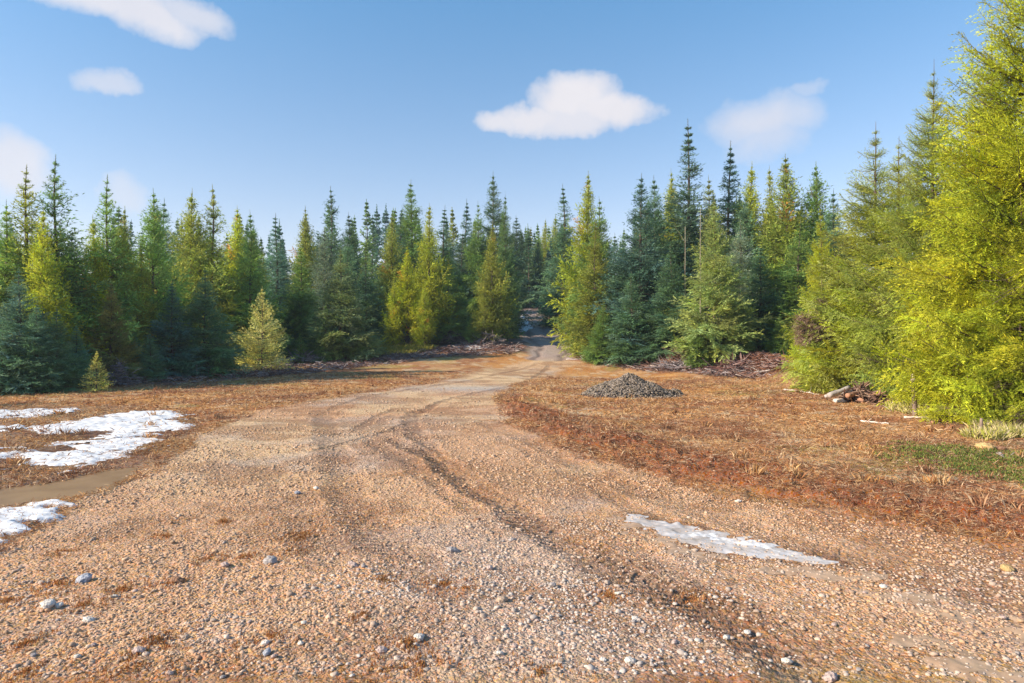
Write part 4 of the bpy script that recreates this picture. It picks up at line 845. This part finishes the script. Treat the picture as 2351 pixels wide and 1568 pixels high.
bg(30, 40, 70, FK, 1270, 1940, 'conifer of the dark rows behind the front trees right of the road', 'inner trees right of the road', 0, 120)
bg(44, 75, 130, FF, 250, 1240, 'distant fir whose narrow tip shows on the skyline left of the road', 'distant skyline firs on the left', -18, 45)
bg(34, 75, 140, FF, 1180, 1950, 'distant fir whose tip shows on the skyline right of the road', 'distant skyline firs on the right', 0, 60)
bg(12, 70, 100, FF, 1170, 1290, 'distant fir closing the gap above the dirt road', 'distant firs above the road', 0, 60)
bg(12, 76, 92, FK, 1165, 1300, 'conifer standing where the climbing road bends out of sight', 'distant firs above the road', -10, 60)
bg(16, 22, 42, FK, 1960, 2500, 'dark conifer behind the big sunlit trees of the right edge', 'inner trees of the right edge', 30, 200)
# neighbours just outside the picture on the left: the forest edge goes on and shades what is in view
for i in range(20):
    y = 25.5 + (i % 7) * 4.2 + rng.uniform(-1, 1); X = -(17.5 + 3.6 * (i // 7) + rng.uniform(-1, 1)) - (y - 22) * .72
    if 29.5 < y < 35: continue
    tree(0, 0, y, FK[i % 6], [DARK, GREEN, OLIVE][i % 3], 1.2, 'conifer of the forest edge running on past the left picture edge', 'trees beyond the left picture edge', H=rng.uniform(7, 8.8), x=X - 2.2)

for i in range(2):
    tree(0, 0, 13.5 + i * 1.7, FK[i % 6], [DARK, GREEN][i % 2], 1.3, 'conifer outside the left picture edge whose shade falls on the forest foot', 'trees beyond the left picture edge', H=rng.uniform(8, 10), x=-27.5 - (i % 2) * 2.5)

# ------------------------------------------------------------------ sticks, logs, posts, stakes
def wood_obj(name, pts, r0, r1, col, label, cat, group=None, extra=None, sides=8, bend=.03):
    """one log, stick or post: a tapered, slightly crooked stem with broken side stubs"""
    P0 = np.array(pts, float); n = 9; u = np.linspace(0, 1, n); P = P0[0] + (P0[1] - P0[0]) * u[:, None]; l = np.linalg.norm(P0[1] - P0[0])
    P[1:-1] += rng.normal(0, bend * l / 3, (n - 2, 3)) * .6; o = P[0].copy(); P -= o
    acc = Acc(4); tube(acc, P, np.linspace(r0, r1, n) * rng.uniform(.88, 1.12, n), col, sides)
    for q in range(extra or 0):
        i = rng.integers(2, n - 1); d = rng.normal(size=3); d[2] = abs(d[2]); d /= np.linalg.norm(d)
        tube(acc, [P[i], P[i] + d * l * rng.uniform(.06, .2)], [r1 * .7, r1 * .3], np.array(col) * .9, 4, False)
    ob = link(name, acc.mesh(name, M_bark, True)); ob.location = o; tag(ob, label, cat, group); return ob
def G(px, py, dz=0.0): 
    x, y = gp(px, py); return np.array([x, y, hgt(x, y) + dz])
GREYW = (.42, .36, .33); PALEW = (.60, .52, .46); BRW = (.24, .15, .10); REDW = (.42, .22, .14)
# wooden post with a pale weathered head
def post():
    p = G(2101, 957); h = (957 - 858) / F * p[1]; root = empty('wooden_post', p); tag(root, 'leaning grey wooden post with a pale top, in front of the lime fir', 'post')
    acc = Acc(4); zs = np.linspace(-.1, h * .86, 8); tube(acc, np.c_[-.05 * zs + .0, .0 * zs, zs], np.linspace(.060, .045, 8) * rng.uniform(.92, 1.08, 8), (.26, .19, .15), 8); link('shaft', acc.mesh('shaft', M_bark), root)
    acc = Acc(4); zs = np.linspace(h * .80, h, 5); tube(acc, np.c_[-.05 * zs - .01, -.02 + 0 * zs, zs], [.058, .062, .058, .05, .02], (.40, .33, .26), 8); link('weathered_head', acc.mesh('weathered_head', M_bark), root)
post()
def stake(px, py, top, r, col, label, lean=.0, grp=None):
    p = G(px, py); h = (py - top) / F * p[1]; return wood_obj('wooden_stake', [p - [0, 0, .08], p + [lean, 0, h]], r, r * .75, col, label, 'stake', grp, 0, 8, .01)
stake(2253, 990, 955, .035, (.27, .20, .16), 'short brown stake between the grass tufts near the right edge')
# brush pile: logs and broken wood, each its own object
p0 = G(1965, 915)
lg = [((1902, 908), (1962, 888), .07, GREYW, 'long grey log slanting up the left side of the brush pile'), ((1925, 920), (2010, 918), .075, PALEW, 'pale grey log lying along the front of the brush pile'),
      ((1912, 912), (1970, 897), .05, GREYW, 'thin grey pole beside the slanting log of the brush pile'), ((1945, 905), (2000, 900), .07, REDW, 'reddish peeled log in the middle of the brush pile'),
      ((1990, 925), (2035, 930), .08, PALEW, 'short pale log at the right end of the brush pile'), ((1960, 915), (2020, 905), .06, BRW, 'dark brown log on the back of the brush pile'),
      ((1975, 922), (1998, 921), .10, REDW, 'stubby orange-brown log end facing out of the brush pile')]
for i, (a, b, r, c, lb) in enumerate(lg):
    A = G(*a, .06); B = G(*b, .06); dd = min(A[1], B[1], 20.5); 
    A = np.array([(a[0] - CX) / F * 18.9, 18.9 + .25 * (i % 3), hgt((a[0] - CX) / F * 18.9, 18.9) + max(.05, (928 - a[1]) / F * 18.9 - .05)])
    B = np.array([(b[0] - CX) / F * 18.9, 19.2 + .2 * (i % 2), hgt((b[0] - CX) / F * 18.9, 19.2) + max(.05, (928 - b[1]) / F * 18.9 - .05)])
    wood_obj('log', [A, B], r, r * .8, c, lb, 'log', 'wood of the brush pile', 1, 10, .02)
def brush(px, py, d, w, hh, n, pal, label, name='brush_pile', lw=.012):
    X = (px - CX) / F * d; z = hgt(X, d); acc = Acc(4)
    for i in range(n):
        a = rng.uniform(0, 6.283); rr = min(abs(rng.normal(0, .36)), .8) * w; b = np.array([rr * math.cos(a), rr * math.sin(a) * .7, 0]); k = math.exp(-(rr / w) ** 2 * 2); b[2] = rng.uniform(0, hh) * k
        dr = rng.normal(size=3) * [1, 1, .45]; dr /= np.linalg.norm(dr); l = rng.uniform(.12, .5) * w
        e_ = b + dr * l; e_[2] = max(e_[2], .02); tube(acc, [b, (b + e_) / 2 + rng.normal(0, .04, 3) * l, e_], [lw * rng.uniform(.6, 1.8), lw, lw * .4], pal[rng.integers(0, len(pal))], 4, False)
    o = link(name, acc.mesh(name, M_bark)); o.location = (X, d, z); tag(o, label, 'brush pile'); return o
brush(1975, 905, 19.3, .85, .42, 420, [(.16, .09, .07), (.26, .15, .10), (.10, .06, .05), (.36, .24, .18)], 'dark heap of broken branches and bark chunks heaped behind the logs', lw=.022)
brush(2018, 915, 18.6, .5, .3, 220, [(.16, .09, .07), (.26, .15, .10), (.10, .06, .05), (.36, .20, .13)], 'small dark heap of bark and branches at the right end of the logs', lw=.02)
brush(1700, 840, 32, 1.8, .4, 200, [(.22, .11, .09), (.16, .07, .06), (.34, .22, .19), (.14, .09, .09)], 'reddish mound of slash branches below the dark right-hand firs', lw=.02)
brush(1790, 860, 30, 1.5, .35, 160, [(.24, .12, .09), (.18, .09, .07), (.38, .26, .22)], 'reddish slash mound at the right end of the shaded strip', lw=.02)
brush(1560, 835, 34, 1.6, .3, 220, [(.24, .20, .21), (.34, .29, .30), (.16, .12, .12)], 'low grey slash heap under the tallest spire', lw=.018)
brush(1128, 760, 44.2, 1.5, .7, 200, [(.20, .16, .16), (.28, .23, .22), (.14, .11, .11)], 'tangle of bare grey dead branches under the pine left of the road', 'dead_brush', lw=.022)
brush(275, 850, 24.6, .8, .8, 260, [(.30, .26, .27), (.22, .18, .19), (.14, .11, .12)], 'pale dead twiggy brush right of the yellowish seedling fir', 'dead_brush', lw=.010)
brush(700, 830, 36.2, 1.6, .35, 240, [(.34, .30, .32), (.24, .2, .2)], 'flat heap of grey poles between the small lit fir and the green firs', lw=.025)
brush(1050, 790, 45.5, 2.0, .5, 240, [(.14, .11, .11), (.22, .18, .17)], 'dark brush heap behind the flat snow strip', lw=.02)
# brown dead limbs, parts of the slim fir at the right
def dead_limbs(t, px, py, d, r, n):
    c = np.array([(px - CX) / F * d, d, CAM_H + (CY - py) / F * d]); acc = Acc(4)
    for i in range(n):
        v = rng.normal(size=3); v /= np.linalg.norm(v); v *= [1.15, .9, .8]; rr = r * rng.uniform(.05, 1) ** .6 * (.6 + .8 * float(fbm(np.array([v[0] * 3 + 9]), np.array([v[2] * 3 + 4]), .8, 2, 7)[0]))
        e_ = v * rr; dr = v + rng.normal(0, .6, 3) + [-.5, 0, -.25]; dr /= np.linalg.norm(dr); l = rng.uniform(.10, .30); s_ = e_ - dr * l
        cc = [(.27, .18, .12), (.20, .13, .09), (.34, .25, .19)][i % 3]
        tube(acc, [s_, (s_ + e_) / 2 + rng.normal(0, .02, 3), e_], [.009, .006, .003], cc, 4, False)
        for q in range(3):
            f = s_ + (e_ - s_) * rng.uniform(.3, 1); tube(acc, [f, f + dr * .05 + rng.normal(0, .05, 3)], [.006, .003], cc, 4, False)
    o = link('dead_limbs', acc.mesh('dead_limbs', M_twig), t); o.matrix_parent_inverse = t.matrix_basis.inverted(); o.location = c; o['label'] = 'brown leafless dead limbs hanging in the left side of the crown'
SLIM = [o for o in COL.objects if str(o.get('label', '')).startswith('slim bright yellow-green fir')][0]
for a_ in [(1868, 765, 22.8, .62, 1100), (1893, 705, 23, .38, 400), (1845, 738, 22.8, .3, 260)]: dead_limbs(SLIM, *a_)
# fallen sticks and poles
for (a, b, r, c, lb) in [
    ((1648, 822), (1760, 868), .05, PALEW, 'long pale pole slanting down over the reddish slash'), ((1722, 862), (1790, 872), .05, GREYW, 'grey broken pole in front of the reddish slash mound'),
    ((1480, 838), (1590, 850), .035, GREYW, 'grey pole lying in the shaded slash right of the road'), ((1370, 822), (1480, 842), .03, (.36, .33, .36), 'bluish grey stick across the slash right of the road'),
    ((1300, 826), (1362, 829), .03, (.4, .36, .36), 'short grey stick at the start of the shaded slash'), ((1196, 774), (1262, 780), .03, PALEW, 'pale stick lying across the shaded dirt road'),
    ((1800, 898), (1880, 908), .03, PALEW, 'pale stick in the dry grass left of the brush pile'), ((2075, 960), (2128, 962), .025, PALEW, 'thin pale stick at the foot of the wooden post'),
    ((2130, 966), (2198, 962), .05, GREYW, 'thick grey log right of the wooden post'), ((2140, 970), (2185, 966), .035, REDW, 'reddish stick under the thick grey log'),
    ((1975, 968), (2040, 974), .025, PALEW, 'whitish stick lying in the dry grass below the brush pile'), ((2180, 955), (2205, 938), .02, PALEW, 'short pale branch standing up at the end of the grey log'),
    ((2290, 1040), (2351, 1075), .02, GREYW, 'thin grey stick at the right edge below the yellow boulder'), ((660, 835), (740, 826), .04, (.36, .33, .35), 'grey pole on the flat heap right of the small lit fir'),
    ((610, 846), (690, 834), .035, GREYW, 'grey pole lying by the foot of the small lit fir'), ((1060, 812), (1140, 808), .03, GREYW, 'grey stick lying left of the dirt road in front of the snow strip')]:
    A = G(*a, r * .8); B = G(*b, r * .8)
    wood_obj('fallen_stick', [A, B], r, r * .6, c, lb, 'stick', None, 2, 8, .03)
# bare upright sticks along the forest foot
for (px, py, top, lb) in [(150, 893, 872, 'bare grey stick upright at the far left forest foot'), (432, 874, 852, 'bare grey stick upright below the wide blue-green fir'), (452, 874, 846, 'taller bare stick right of the one below the blue-green fir'),
                          (1380, 832, 805, 'bare upright stick in the slash right of the road'), (1422, 836, 812, 'bare upright stick, second from the road on its right'), (1875, 885, 848, 'dark upright snag at the end of the slash strip'),
                          (1092, 812, 796, 'thin pale upright stick before the flat snow strip'), (330, 880, 862, 'thin grey stick left of the blue-green fir'), (1775, 835, 790, 'slim pale young trunk above the reddish slash')]:
    stake(px, py, top, .018, (.45, .40, .38), lb)
for (px, top, bot, d, lb) in [(1573, 520, 640, 36.2, 'pale bare dead trunk seen through the boughs left of the light green fir'), (1608, 480, 560, 34.0, 'pale bare leader trunk rising in front of the light green fir')]:
    X = (px - CX) / F * d; z0 = hgt(X, d); zt = CAM_H + (CY - top) / F * d
    wood_obj('dead_snag', [[X, d, z0], [X, d, zt]], .035, .012, (.30, .26, .20), lb, 'dead tree', None, 6, 8, .004)
# thin mountain haze
def haze():
    V = [(x, y, z) for z in (-6, 40) for x, y in ((-1600, -1600), (1600, -1600), (1600, 1600), (-1600, 1600))]
    me = bpy.data.meshes.new('haze'); me.from_pydata(V, [], [(3, 2, 1, 0), (4, 5, 6, 7), (0, 1, 5, 4), (1, 2, 6, 5), (2, 3, 7, 6), (3, 0, 4, 7)])
    m = bpy.data.materials.new('haze'); m.use_nodes = True; nt = m.node_tree; nt.nodes.clear(); out = nt.nodes.new('ShaderNodeOutputMaterial'); v = nt.nodes.new('ShaderNodeVolumePrincipled')
    v.inputs['Density'].default_value = .0006; v.inputs['Color'].default_value = (.70, .88, 1.0, 1); v.inputs['Anisotropy'].default_value = .2
    nt.links.new(v.outputs[0], out.inputs['Volume']); me.materials.append(m); tag(link('haze', me), kind='stuff')
haze()
print('trees', ntree[0])
